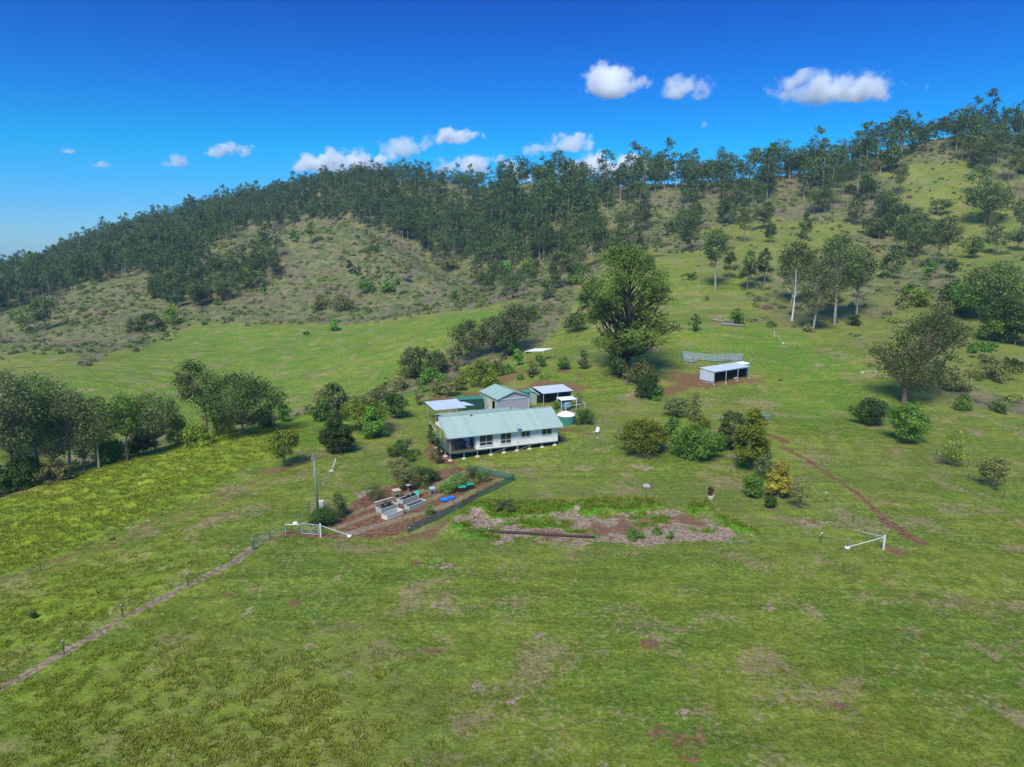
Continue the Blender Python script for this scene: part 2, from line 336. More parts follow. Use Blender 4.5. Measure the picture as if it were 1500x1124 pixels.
def ground(u, v, dz=0):
    g = G(u, v); return Vector((g.x, g.y, float(tlook(g.x, g.y)) + dz))
# ---- ground material
gm, nt, bs = node_mat('ground_cover')
N = nt.nodes; Lk = nt.links.new
tc = N.new('ShaderNodeTexCoord')
def noise(scale, detail=5, rough=.6, vec=None, dist=0):
    q = N.new('ShaderNodeTexNoise'); q.inputs['Scale'].default_value = scale; q.inputs['Detail'].default_value = detail
    q.inputs['Roughness'].default_value = rough; q.inputs['Distortion'].default_value = dist
    Lk(vec or tc.outputs['Object'], q.inputs['Vector']); return q.outputs['Fac']
def ramp(x, a, b):
    q = N.new('ShaderNodeMapRange'); q.interpolation_type = 'SMOOTHSTEP'; q.inputs[1].default_value = a; q.inputs[2].default_value = b
    Lk(x, q.inputs[0]); return q.outputs[0]
def mixc(f, a, b):
    q = N.new('ShaderNodeMixRGB')
    for k, s in ((0, f), (1, a), (2, b)):
        if isinstance(s, tuple): q.inputs[k].default_value = (*s, 1)
        elif isinstance(s, float): q.inputs[k].default_value = s
        else: Lk(s, q.inputs[k])
    return q.outputs[0]
def mth(op, a, b=None, c=None):
    q = N.new('ShaderNodeMath'); q.operation = op
    for k, s in enumerate((a, b, c)):
        if s is None: continue
        if isinstance(s, (int, float)): q.inputs[k].default_value = s
        else: Lk(s, q.inputs[k])
    return q.outputs[0]
def attr(nm):
    q = N.new('ShaderNodeAttribute'); q.attribute_name = nm; return q.outputs['Fac']
def sharpen(nm, nz, wdt=.25, amp=.9):   # threshold a soft mask with noise so its edge breaks up
    s = mth('ADD', attr(nm), mth('MULTIPLY', mth('SUBTRACT', nz, .5), amp * 1.7))
    return ramp(s, .5 - wdt, .5 + wdt)
n_big = noise(.045, 5); n_mid = noise(.35, 6, .65); n_fin = noise(2.2, 6, .7); n_mic = noise(9, 4, .7); n_pat = noise(.16, 5, .6, dist=.6)
grass = mixc(ramp(noise(.07, 6, .65, dist=.4), .42, .58), (.112, .196, .014), (.198, .245, .024))
grass = mixc(mth('MULTIPLY', ramp(n_mid, .46, .58), .6), grass, (.090, .160, .012))
grass = mixc(mth('MULTIPLY', ramp(n_fin, .48, .62), .6), grass, (.26, .26, .06))
grass = mixc(mth('MULTIPLY', ramp(n_mic, .5, .62), .55), grass, (.055, .105, .010))
dryc = mixc(ramp(n_fin, .42, .58), (.26, .20, .10), (.14, .15, .045))
n_grn = noise(4.5, 3, .7)
grass = mixc(mth('MULTIPLY', ramp(n_grn, .5, .6), .35), grass, (.26, .24, .10))
grass = mixc(mth('MULTIPLY', ramp(mth('ADD', n_pat, mth('MULTIPLY', mth('SUBTRACT', n_fin, .5), .7)), .525, .64), .72), grass, (.29, .215, .12))
n_c1 = noise(3.2, 4, .75); n_c2 = noise(1.1, 5, .7); n_str_v = N.new('ShaderNodeMapping'); n_str_v.inputs['Scale'].default_value = (.06, .42, .3); Lk(tc.outputs['Object'], n_str_v.inputs['Vector'])
n_str = noise(1.0, 5, .65, vec=n_str_v.outputs[0], dist=.8)
def mulc(c, f, lo, hi):
    q = N.new('ShaderNodeMapRange'); q.inputs[1].default_value = .36; q.inputs[2].default_value = .64; q.inputs[3].default_value = lo; q.inputs[4].default_value = hi; Lk(f, q.inputs[0])
    h_ = N.new('ShaderNodeHueSaturation'); Lk(q.outputs[0], h_.inputs['Value']); Lk(c, h_.inputs['Color']); return h_.outputs[0]
grass = mulc(grass, n_c1, .78, 1.18); grass = mulc(grass, n_c2, .80, 1.18); grass = mulc(grass, n_str, .82, 1.15)
grass = mixc(mth('MULTIPLY', attr('dry'), ramp(mth('ADD', mth('MULTIPLY', n_mid, .6), mth('MULTIPLY', n_fin, .5)), .42, .7)), grass, dryc)
lushc = mixc(ramp(n_fin, .4, .6), (.065, .18, .014), (.125, .27, .02))
grass = mixc(sharpen('lush', n_mid, .3, .8), grass, lushc)
tus_v = N.new('ShaderNodeMapping'); tus_v.inputs['Scale'].default_value = (.5, 1.1, 1); Lk(tc.outputs['Object'], tus_v.inputs['Vector'])
tusc = mixc(ramp(noise(1.3, 7, .75, vec=tus_v.outputs[0]), .34, .66), (.21, .31, .016), (.38, .43, .03))
tusc = mixc(ramp(noise(.12, 4, .6), .45, .6), tusc, (.19, .30, .02))
grass = mixc(mth('MULTIPLY', attr('tuss'), .8), grass, tusc)
scr = mixc(ramp(noise(.22, 6, .7), .40, .6), (.095, .125, .038), (.20, .175, .09))
scr = mixc(mth('MULTIPLY', ramp(noise(.035, 5, .7), .5, .6), .7), scr, (.17, .125, .10))
scr = mixc(ramp(noise(.5, 6, .75), .52, .62), scr, (.04, .065, .022))
grass = mixc(sharpen('scrub', noise(.12, 6, .7), .22, .9), grass, scr)
mul = mixc(ramp(n_fin, .42, .58), (.19, .14, .095), (.40, .30, .21))
mul = mixc(ramp(n_mic, .55, .7), mul, (.07, .05, .04))
soil = mixc(ramp(n_fin, .42, .58), (.125, .06, .033), (.25, .135, .078))
soil = mixc(ramp(n_mic, .6, .75), soil, (.06, .035, .022))
colr = mixc(sharpen('mulch', n_fin, .18, .8), grass, mul)
colr = mixc(sharpen('dirt', n_fin, .2, .8), colr, soil)
Lk(colr, bs.inputs['Base Color']); bs.inputs['Roughness'].default_value = .95; bs.inputs['Specular IOR Level'].default_value = .1
hgt_n = mth('ADD', mth('MULTIPLY', n_mic, .07), mth('ADD', mth('MULTIPLY', n_fin, .28), mth('MULTIPLY', n_mid, .5)))
bp = N.new('ShaderNodeBump'); bp.inputs['Strength'].default_value = 1; bp.inputs['Distance'].default_value = 1.0
Lk(hgt_n, bp.inputs['Height']); Lk(bp.outputs[0], bs.inputs['Normal'])
def build_ground():
    me = np_mesh('ground', np.stack([TX.ravel(), TY.ravel(), TZ.ravel()], -1), F, gm, smooth=True)
    for nm, A in (('dirt', DIRT), ('dry', DRY), ('scrub', SCRUB), ('lush', LUSH), ('tuss', TUSS), ('mulch', MULCH)):
        at = me.attributes.new(nm, 'FLOAT', 'POINT'); at.data.foreach_set('value', np.clip(A, 0, 1).astype(np.float32).ravel())
    return tag(link('ground', me), 'green and dry grass farmland rolling from the paddock up to wooded hills', 'ground', kind='structure')
ground_o = build_ground()
pm = simple('far_plain', (.05, .09, .12), .9, scale=.002)  # distance haze put into the blue base colour
V = [(2800 * math.cos(a), 2800 * math.sin(a), -55) for a in np.linspace(0, 2 * math.pi, 49)[:-1]]
me = bpy.data.meshes.new('plain'); me.from_pydata(V, [], [list(range(48))]); me.materials.append(pm)
tag(link('plain', me), 'hazy blue lowland beyond the ridge', 'ground', kind='structure')
# ------------------------------------------------------------------ vegetation
def tube(pts, rad, k=6):
    pts = np.asarray(pts, float); n_ = len(pts); V = []; F_ = []
    d = np.gradient(pts, axis=0)
    for i in range(n_):
        t = d[i] / (np.linalg.norm(d[i]) + 1e-9); up = np.array([0, 0, 1.]) if abs(t[2]) < .9 else np.array([1., 0, 0])
        a = np.cross(t, up); a /= np.linalg.norm(a); b = np.cross(t, a)
        for j in range(k):
            q = 2 * math.pi * j / k; V.append(pts[i] + rad[i] * (math.cos(q) * a + math.sin(q) * b))
    for i in range(n_ - 1):
        for j in range(k):
            F_.append((i*k+j, i*k+(j+1) % k, (i+1)*k+(j+1) % k, (i+1)*k+j))
    return np.array(V), np.array(F_)
class Geo:
    def __init__(s): s.V = []; s.F = []; s.n = 0
    def add(s, V, F_):
        s.V.append(np.asarray(V, float)); s.F.append(np.asarray(F_) + s.n); s.n += len(V)
    def tube(s, p, r, k=6): s.add(*tube(p, r, k))
    def arr(s): return np.concatenate(s.V), np.concatenate(s.F)
def leaf_mat(name, dark, light, accent=None, acc=0.0, trans=.38):
    dark = (dark[0] * 1.7, dark[1] * 1.8, dark[2] * 1.25); light = (light[0] * 1.75, light[1] * 1.85, light[2] * 1.2)
    m, nt, b = node_mat(name); N = nt.nodes; L = nt.links.new
    at = N.new('ShaderNodeAttribute'); at.attribute_name = 'tone'
    oi = N.new('ShaderNodeObjectInfo')
    mx = N.new('ShaderNodeMixRGB'); mx.inputs[1].default_value = (*dark, 1); mx.inputs[2].default_value = (*light, 1); L(at.outputs['Fac'], mx.inputs[0])
    last = mx.outputs[0]
    if accent:
        r_ = N.new('ShaderNodeMapRange'); r_.inputs[1].default_value = 1 - acc; r_.inputs[2].default_value = min(1, 1 - acc + .08)
        a2 = N.new('ShaderNodeAttribute'); a2.attribute_name = 'spark'; L(a2.outputs['Fac'], r_.inputs[0])
        m2 = N.new('ShaderNodeMixRGB'); m2.inputs[2].default_value = (*accent, 1); L(r_.outputs[0], m2.inputs[0]); L(last, m2.inputs[1]); last = m2.outputs[0]
    h = N.new('ShaderNodeHueSaturation'); L(last, h.inputs['Color'])
    mr = N.new('ShaderNodeMapRange'); mr.inputs[3].default_value = .7; mr.inputs[4].default_value = 1.35; L(oi.outputs['Random'], mr.inputs[0]); L(mr.outputs[0], h.inputs['Value'])
    mh = N.new('ShaderNodeMapRange'); mh.inputs[3].default_value = .490; mh.inputs[4].default_value = .508; L(oi.outputs['Random'], mh.inputs[0]); L(mh.outputs[0], h.inputs['Hue'])
    L(h.outputs[0], b.inputs['Base Color']); b.inputs['Roughness'].default_value = .65; b.inputs['Specular IOR Level'].default_value = .25
    tr = N.new('ShaderNodeBsdfTranslucent'); L(h.outputs[0], tr.inputs['Color'])
    ms = N.new('ShaderNodeMixShader'); ms.inputs[0].default_value = trans; L(b.outputs[0], ms.inputs[1]); L(tr.outputs[0], ms.inputs[2])
    L(ms.outputs[0], N['Material Output'].inputs['Surface']); return m
LM = {
 'gum':   leaf_mat('gum_leaves', (.038, .058, .024), (.105, .130, .050)),
 'grey':  leaf_mat('grey_gum_leaves', (.060, .078, .040), (.150, .165, .090)),
 'big':   leaf_mat('fig_gum_leaves', (.045, .075, .020), (.125, .165, .040)),
 'dark':  leaf_mat('dark_leaves', (.022, .042, .014), (.055, .090, .024)),
 'green': leaf_mat('green_leaves', (.040, .085, .018), (.105, .185, .034)),
 'lime':  leaf_mat('lime_leaves', (.07, .10, .018), (.16, .19, .03)),
 'yellow':leaf_mat('golden_leaves', (.20, .17, .03), (.40, .36, .07)),
 'bloom': leaf_mat('flowering_leaves', (.045, .085, .015), (.10, .16, .02), (.42, .38, .02), .34),
 'gold':  leaf_mat('wattle_leaves', (.055, .075, .012), (.15, .165, .02), (.26, .26, .02), .3),
 'olive': leaf_mat('olive_leaves', (.075, .080, .035), (.165, .155, .075)),
 'white': leaf_mat('white_flowering_leaves', (.05, .09, .03), (.12, .18, .06), (.75, .75, .68), .12),
 'red':   leaf_mat('red_leaves', (.045, .012, .015), (.12, .035, .035)),
 'far':   leaf_mat('forest_leaves', (.026, .046, .022), (.066, .098, .038)),
}
BARK = simple('bark', (.17, .13, .10), .9, var=.4, scale=2.2, bump=.05)
PALE = simple('pale_bark', (.30, .26, .21), .85, var=.5, scale=.8, bump=.03)
DARKB = simple('dark_bark', (.055, .045, .035), .9, var=.4, scale=2.0, bump=.05)
def profile(kind, t):
    if kind == 'gum':    return np.sin(np.pi * np.clip(t * .86 + .12, 0, 1)) ** .7
    if kind == 'round':  return np.sqrt(np.clip(1 - (2 * t - .95) ** 2, 0.02, 1))
    if kind == 'bush':   return np.sqrt(np.clip(1 - (t * .98) ** 2.2, 0.02, 1)) * (.82 + .18 * np.minimum(1, t * 5))
    if kind == 'cone':   return np.clip(1 - t, .04, 1) ** .75 * (.6 + .4 * np.minimum(1, t * 5))
    if kind == 'egg':    return np.sin(np.pi * np.clip(t * .8 + .2, 0, 1) ** 1.0) ** .6 * (.75 + .25 * (1 - t))
    if kind == 'flat':   return np.clip(.35 + 1.1 * t, 0, 1) * np.sqrt(np.clip(1 - t ** 5, .05, 1))
    if kind == 'tier':   return np.interp(t, [0, .12, .3, .42, .62, .8, 1], [.45, .82, .85, .62, 1.0, .85, .35])
    return np.ones_like(t)
def tree_arrays(seed, H, Wd, kind='gum', base=.35, clumps=40, leaves=3500, leaf=.3, trunk_r=.3, lean=(0, 0), crad=None, fork=2, sides=6, gap=.0, squash=.75, fill=.5, limbs=True, shift=(0, 0)):
    r = np.random.default_rng(seed); T = Geo()
    Rr = Wd / 2; cb = H * base; ch = H - cb
    crad = crad or min(Rr, ch * .6) * (.36 if clumps > 30 else .42 if clumps > 16 else .55)
    wob_ = r.normal(0, .06, (2, 2)) * H * .5
    def axis_pt(f):     # trunk line, f 0..1 of height
        return np.array([lean[0] * f ** 1.4 + shift[0] * max(0, f - base) + wob_[0, 0] * math.sin(f * 3), lean[1] * f ** 1.4 + shift[1] * max(0, f - base) + wob_[0, 1] * math.sin(f * 2.5), H * f])
    top = .93 if kind != 'bush' else .5
    fs = np.linspace(0, top, 7); pts = [axis_pt(f) for f in fs]; pts[0] = pts[0] - np.array([0, 0, .4])
    T.tube(pts, [trunk_r * (1.25 if i == 0 else 1) * (1 - .82 * f / top) for i, f in enumerate(fs)], sides)
    CC = []; CR = []; ph = r.uniform(0, 6.28, 4); tries = 0
    while len(CC) < clumps and tries < clumps * 30:
        tries += 1
        t = r.uniform(0, 1) ** .9; a = r.uniform(0, 2 * math.pi)
        pr = float(profile(kind, np.array(t)))
        lobe = 1 + .22 * math.sin(2 * a + ph[0] + 3 * t) + .16 * math.sin(3 * a + ph[1] - 4 * t) + .10 * math.sin(5 * a + ph[2] + 9 * t)
        if gap and (math.sin(2.3 * a + ph[3] + 5 * t) + math.sin(1.7 * a - 7 * t + ph[0])) * .5 > 1 - gap * 2 + r.normal(0, .2): continue
        rr = pr * lobe * r.uniform(fill, 1) ** .6 * max(.1, Rr - crad * .55)
        z = cb + crad * .35 + t * (ch - crad * .9)
        c0 = axis_pt(min(1, z / H)); c = np.array([c0[0] + rr * math.cos(a), c0[1] + rr * math.sin(a), z + r.normal(0, .05) * ch * .3])
        q = crad * r.uniform(.6, 1.25) * (.75 + .35 * pr)
        if CC:
            dmin = min(np.linalg.norm((c - o) * np.array([1, 1, 1.3])) for o in CC)
            if dmin < crad * .55 and r.uniform() < .85: continue
        CC.append(c); CR.append(q)
    if limbs:
        for c, q in zip(CC, CR):
            hd = math.hypot(c[0] - axis_pt(c[2] / H)[0], c[1] - axis_pt(c[2] / H)[1])
            h0 = max(H * base * (.9 if kind != 'bush' else .1), c[2] - hd * r.uniform(.7, 1.3) - q * .5); h0 = min(h0, H * top * .97)
            p0 = axis_pt(h0 / H); d = c - p0; Ln = np.linalg.norm(d)
            mid = p0 + d * .5 + np.array([0, 0, -.06 * Ln]) + r.normal(0, .05, 3) * Ln
            r0 = max(.02, trunk_r * .34 * (1 - .75 * h0 / H) * min(1, Ln / (H * .3) + .3))
            T.tube([p0, mid, c], [r0, r0 * .65, r0 * .25], 4)
            for _ in range(fork):
                e = c + r.normal(0, .5, 3) * q; T.tube([mid + (c - mid) * .5, e], [r0 * .4, r0 * .12], 3)
    CC = np.array(CC); CR = np.array(CR); wgt = CR ** 2; wgt /= wgt.sum()
    k = r.choice(len(CC), leaves, p=wgt)
    d = r.normal(0, 1, (leaves, 3)); d /= np.linalg.norm(d, axis=1)[:, None]
    rad = r.uniform(0, 1, leaves) ** .45 * (1 + r.normal(0, .12, leaves))
    P = CC[k] + d * (CR[k] * rad)[:, None] * np.array([1, 1, squash])
    P[:, 2] = np.maximum(P[:, 2], .05)
    s = leaf * r.uniform(.55, 1.4, leaves)
    nn = d * .75 + np.array([0, 0, .35]) + r.normal(0, .42, (leaves, 3))
    a = np.cross(nn, r.normal(0, 1, (leaves, 3))); a /= np.linalg.norm(a, axis=1)[:, None] + 1e-9
    b = np.cross(nn, a); b /= np.linalg.norm(b, axis=1)[:, None] + 1e-9
    L1 = a * s[:, None] * .60; W1 = b * s[:, None] * .42
    V = np.stack([P - L1, P - W1 + L1 * .1, P + L1, P + W1 + L1 * .1], 1).reshape(-1, 3)
    Fq = np.arange(leaves * 4).reshape(-1, 4)
    ctone = np.clip(r.uniform(0, 1, len(CC)) * .9 + .05, 0, 1)
    tone = np.clip(ctone[k] + r.normal(0, .22, leaves), 0, 1)
    spark = np.clip(r.uniform(0, 1, leaves) * .75 + .25 * (P[:, 2] / H) * r.uniform(.3, 1.2, leaves), 0, 1)
    return T.arr(), (V, Fq, tone, spark)
def crown_mesh(V, Fq, tone, spark, mat):
    me = np_mesh('crown', V, Fq, mat)
    for nm, A_ in (('tone', tone), ('spark', spark)):
        at = me.attributes.new(nm, 'FLOAT', 'FACE'); at.data.foreach_set('value', np.asarray(A_, np.float32))
    return me
def plant(loc, label, cat, name, mats, arrs, group=None, rz=0, woody='trunk'):
    e = empty(name, loc, rz); tag(e, label, cat, group)
    (tv, tf), (V, Fq, tone, spark) = arrs
    link(woody, np_mesh(woody, tv, tf, mats[0], smooth=True), e)
    link('crown', crown_mesh(V, Fq, tone, spark, mats[1]), e)
    return e
SEED = [100]
def tpx(u, v, vt, wpx, kind, leafm, label, cat='tree', name='tree', bark=BARK, push=0, group=None, dens=1.0, **kw):
    """plant standing on the ground where the survey photo shows its foot, as tall and wide as it measures there"""
    g = G(u, v); x, y = g.x, g.y
    if push: s = (y + push) / y; x *= s; y += push
    z = float(tlook(x, y)); zt = atY(u, vt, y)[2]; H = max(.5, zt - z)
    d = proj(x, y, z)[2]; Wd = wpx * d / FPX
    pxm = FPX / d * .683        # pixels per metre
    leaf = kw.pop('leaf', max(.15, 1.6 / pxm)); vol = wpx * (v - vt)
    leaves = int(np.clip(vol * (1.5 if kind in ('bush', 'egg', 'round') else .85) * dens * (.25 / leaf) ** .6, 260, 22000))
    clumps = kw.pop('clumps', int(np.clip(vol / 75, 14, 95)))
    SEED[0] += 1
    b = dict(gum=.35, round=.18, bush=.0, cone=.04, egg=.12, flat=.3, tier=.12)[kind]
    tr = kw.pop('trunk_r', max(.04, H * (.016 if kind != 'bush' else .01)))
    arrs = tree_arrays(kw.pop('seed', SEED[0]), H, Wd, kind, kw.pop('base', b), clumps, leaves, leaf, tr, **kw)
    return plant((x, y, z - .02), label, cat, name, (bark, LM[leafm]), arrs, group, woody='trunk' if cat == 'tree' else 'stem')
B = dict(cat='bush', name='bush')
# --- left edge trees along the gully
tpx(358,645,541,108,'round','dark','broad dense dark-leaved gum at the right end of the left gully row',name='gum_tree',base=.2,gap=.35,push=3,seed=5,dens=.62)
tpx(303,646,526,74,'gum','gum','tall thin leaning gum with bare trunk and sparse crown, left of the dense dark gum','tree','gum_tree',base=.42,gap=.5,clumps=22,dens=.5,lean=(-1.5,0),shift=(-3,0),push=2,trunk_r=.28)
tpx(229,668,570,84,'gum','gum','dark spreading gum with forked trunk between the thin leaning gum and the slender pale one','tree','gum_tree',base=.22,gap=.45,push=3,seed=9,dens=.8)
tpx(187,682,575,58,'gum','green','slender light green gum with two thin stems in the left gully row','tree','gum_tree',base=.4,gap=.4,dens=.6,push=3,trunk_r=.18)
for i,(u,v,vt,w_,dn,lb) in enumerate([(146,694,578,64,.8,'olive gum with pale slanting trunk beside the slender light gum'),(104,706,566,84,.8,'grey-green gum with pale thin trunks near the left edge'),
      (62,716,541,112,.9,'tallest wide grey-green gum at the left edge of the paddock'),(12,728,534,100,.9,'big dark gum cut by the left border of the photo'),(-40,738,560,90,.8,'dim gum just outside the left border')]):
    tpx(u,v,vt,w_,'gum','gum' if i%2==0 else 'grey',lb,'tree','gum_tree',bark=PALE if i<3 else BARK,base=.34,gap=.42,push=4+2*(i%3),dens=dn*.75)
for i,(u,v,vt,w_,lb) in enumerate([(80,700,590,70,'leaning gum'),(30,700,575,90,'gum'),(125,680,590,70,'gum')]):
    tpx(u,v,vt,w_,'gum','dark',['shaded gum behind the pale thin trunks near the left edge','shaded gum behind the tallest wide grey-green gum','dark gum in the second row behind the olive gum'][i],'tree','gum_tree',base=.2,push=16,dens=.7)
for i,(u,v,vt,w_,m_,lb) in enumerate([(325,640,600,36,'lime','lime shrub between the thin leaning gum and the dense dark gum'),(262,655,612,40,'lime','lime undergrowth shrub right of the forked dark gum'),(210,672,632,42,'dark','dark shrub under the forked dark gum'),(290,662,618,46,'lime','lime shrub on the gully edge below the thin leaning gum'),
      (160,685,640,50,'green','green shrub behind the slender pale gum'),(40,722,668,60,'dark','dark low shrub at the foot of the left edge gums'),(85,716,672,50,'olive','dull olive shrub below the pale trunks at left'),(415,622,590,24,'green','small upright green shrub above the yellow-blossomed tree'),
      (385,632,596,40,'olive','dull shrub right of the dense dark gum'),(0,735,680,60,'dark','dark shrub in the bottom left end of the gully row')]):
    tpx(u,v,vt,w_,'bush',m_,lb,push=4,**B)
tpx(124,690,655,16,'gum','grey','small bare whitish sapling on the paddock edge at left','tree','sapling',bark=PALE,base=.1,dens=.15,push=0,clumps=10)
# --- trees beside the drive and west of the house
tpx(417,683,629,58,'flat','bloom','flat-topped yellow-blossomed tree beside the farm drive','tree','flowering_tree',base=.28,clumps=34,trunk_r=.14)
tpx(500,662,601,50,'egg','dark','dense dark green conical tree at the bend of the drive','tree','cypress_tree',base=.02,dens=1.6,bark=DARKB)
tpx(532,632,580,70,'round','lime','wide yellow-green tree behind the dark conical tree','tree','shade_tree',base=.22,dens=.9)
tpx(548,640,592,40,'bush','green','dull green bush under the wide yellow-green tree',**B)
tpx(490,612,555,42,'egg','gum','tall olive tree above the dark conical tree','tree','gum_tree',base=.1,push=3)
tpx(476,608,566,26,'round','olive','thin brownish tree left of the tall olive tree','tree','thin_tree',base=.2,dens=.35,push=3)
tpx(470,620,582,30,'bush','green','green bush at the foot of the thin brownish tree',push=2,**B)
tpx(580,612,575,36,'round','dark','round ball-shaped dark tree on the lawn left of the carport','tree','round_tree',base=.12,dens=1.7)
tpx(613,593,552,17,'egg','olive','slim grey nearly leafless tree left of the carport','tree','slim_tree',base=.1,dens=.35)
for u,v,vt,w_,m_,lb in [(560,592,560,36,'olive','brown-green scrub bush behind the round ball-shaped tree'),(582,576,548,40,'olive','grey scrub bush on the gully lip above the round tree'),(600,562,535,34,'lime','pale bush below the cluster of dark gums')]:
    tpx(u,v,vt,w_,'bush',m_,lb,push=4,dens=.6,**B)
tpx(612,560,506,50,'round','gum','left one of the dark gums clumped above the scrub behind the house','tree','gum_tree',base=.12,push=4)
tpx(640,556,512,44,'round','gum','right one of the dark gums clumped above the scrub behind the house','tree','gum_tree',base=.12,push=4)
tpx(632,574,535,40,'bush','green','green bush in front of the pair of dark gums',push=2,**B)
tpx(692,535,466,48,'gum','gum','left grey gum of the trio behind the orchard','tree','gum_tree',base=.25,gap=.2,push=4)
tpx(724,530,460,50,'gum','grey','middle grey gum of the trio behind the orchard','tree','gum_tree',base=.2,gap=.2,push=8)
tpx(756,522,441,66,'gum','grey','right and tallest grey gum of the trio behind the orchard','tree','gum_tree',base=.25,gap=.2,push=4,bark=DARKB)
tpx(672,548,502,30,'egg','olive','thin brownish tree left of the grey gum trio','tree','thin_tree',base=.15,dens=.5,push=3)
tpx(744,528,478,34,'round','dark','dark understorey tree among the grey gum trio','tree','understorey_tree',base=.1,push=5)
for u,v,vt,w_,kd,m_,lb,nm in [(706,566,523,50,'bush','lime','tall lime bamboo-like shrub in the orchard row','bush'),(680,562,533,42,'bush','lime','bright lime shrub left of the bamboo-like shrub','bush'),(658,580,552,38,'round','olive','round brown-green orchard tree behind the green shade house','tree'),
      (640,580,556,24,'bush','olive','brown bush beside the round brown-green orchard tree','bush'),(676,572,551,20,'round','lime','small lime orchard tree behind the green shade house','tree'),(727,552,528,22,'round','gum','grey-green orchard tree right of the bamboo-like shrub','tree'),
      (744,548,532,22,'bush','green','short green hedge plant in the orchard row','bush'),(760,535,510,20,'round','green','green tree beside the flat white shelter','tree'),(780,550,529,20,'bush','olive','brown rounded bush below the flat white shelter','bush'),(777,553,540,10,'bush','green','small green bush below the brown rounded bush','bush'),
      (791,538,519,21,'round','green','small bright green tree in front of the flat white shelter','tree'),(825,541,522,20,'round','green','small green fruit tree on the lawn right of the flat shelter','tree'),(854,541,511,20,'egg','grey','sparse grey-green sapling left of the giant tree','tree'),
      (718,548,536,26,'bush','lime','low lime plants between orchard trees','bush'),(762,556,547,12,'bush','green','small leafy plant behind the green shed','bush'),(655,600,585,14,'bush','green','green plant between carport and shade house','bush')]:
    tpx(u,v,vt,w_,kd,m_,lb,cat='tree' if nm=='tree' else 'bush',name='orchard_tree' if nm=='tree' else 'bush',dens=1.0 if m_!='olive' else .7)
# --- the giant tree
tpx(915,550,352,176,'tier','big','giant old tree with thick dark trunk standing over the yard','tree','giant_tree',bark=DARKB,base=.16,clumps=105,gap=.2,trunk_r=1.0,dens=1.25,leaf=.36,fork=3,squash=.6,fill=.12,seed=33,crad=2.3)
tpx(905,552,480,40,'egg','big','vine-covered stem leaning against the giant tree','tree','vine_tree',bark=DARKB,base=.1,clumps=22,gap=.3,dens=.6,push=-1)
tpx(936,560,522,46,'bush','olive','pale olive shrub at the foot of the giant tree',dens=.8,**B)
tpx(950,581,546,42,'bush','dark','dense dark bush in front of the giant tree',dens=1.4,**B)
tpx(961,588,569,12,'bush','green','small green bush beside the dense dark bush',**B)
# --- yard trees right of the house
tpx(941,664,613,76,'round','gold','round golden-green wattle on the lawn','tree','wattle_tree',base=.08,dens=1.1,clumps=60)
tpx(986,637,607,24,'egg','green','small bright green upright tree behind the wattle','tree','upright_tree',base=.15,dens=1.3)
tpx(988,610,581,40,'round','grey','grey-green rounded tree behind the small upright tree','tree','rounded_tree',base=.06)
tpx(1018,618,576,28,'egg','olive','half bare brownish tree behind the broad green tree','tree','bare_tree',base=.05,dens=.5)
tpx(1018,671,617,68,'round','green','broad dense green tree in the middle of the yard group','tree','shade_tree',base=.02,dens=1.2,bark=BARK)
tpx(1030,628,610,20,'round','gold','small golden tree top behind the broad green tree','tree','golden_tree',base=.1)
tpx(1072,658,600,46,'round','gum','olive green tree behind the conical yellow-green tree','tree','olive_tree',base=.06)
tpx(1050,660,630,26,'bush','green','low green bush between the two yard trees',dens=.7,**B)
tpx(1098,690,594,50,'egg','gold','tall conical yellow-green tree with dark trunk in the yard','tree','conical_tree',base=.17,dens=1.4,bark=DARKB,clumps=60,seed=77)
tpx(1124,702,664,34,'round','grey','grey-green sparse tree behind the bright yellow shrub','tree','sparse_tree',base=.15,dens=.6)
tpx(1140,729,674,37,'egg','yellow','bright golden-yellow shrub in the front yard',base=.02,dens=1.5,**B)
tpx(1103,727,692,32,'bush','green','dark green drooping shrub left of the bright yellow shrub',dens=1.1,**B)
tpx(1127,744,725,17,'round','dark','small dark ball-shaped shrub below the bright yellow shrub',base=.12,dens=2,**B)
tpx(1167,744,703,32,'gum','olive','small sparse bare-stemmed tree right of the bright yellow shrub','tree','sparse_tree',base=.2,dens=.4,clumps=18)
tpx(1069,699,684,4,'gum','olive','thin dead stick sapling in a mulch ring','tree','sapling',base=.4,dens=.1,clumps=4,leaf=.1)
tpx(1272,622,580,50,'round','dark','dense dark spreading tree left below the big right gum','tree','dark_tree',base=.12,dens=1.3)
tpx(1328,648,587,56,'round','green','rounded mid-green tree directly below the big right gum','tree','rounded_tree',base=.06,dens=1.1)
tpx(1324,592,449,112,'gum','gum','big grey-green gum with reddish trunk standing alone on the right','tree','gum_tree',base=.18,clumps=64,gap=.4,trunk_r=.5,dens=.9,lean=(2.0,0),shift=(5,0),bark=simple('reddish_bark',(.16,.11,.085),.9,var=.35,scale=2,bump=.04),seed=12)
tpx(1395,683,627,44,'gum','lime','thin light green tree on the right fence line','tree','light_tree',base=.15,dens=.45,clumps=30)
tpx(1455,715,666,42,'round','olive','sparse brownish tree at the right end of the fence line','tree','brown_tree',base=.08,dens=.5)
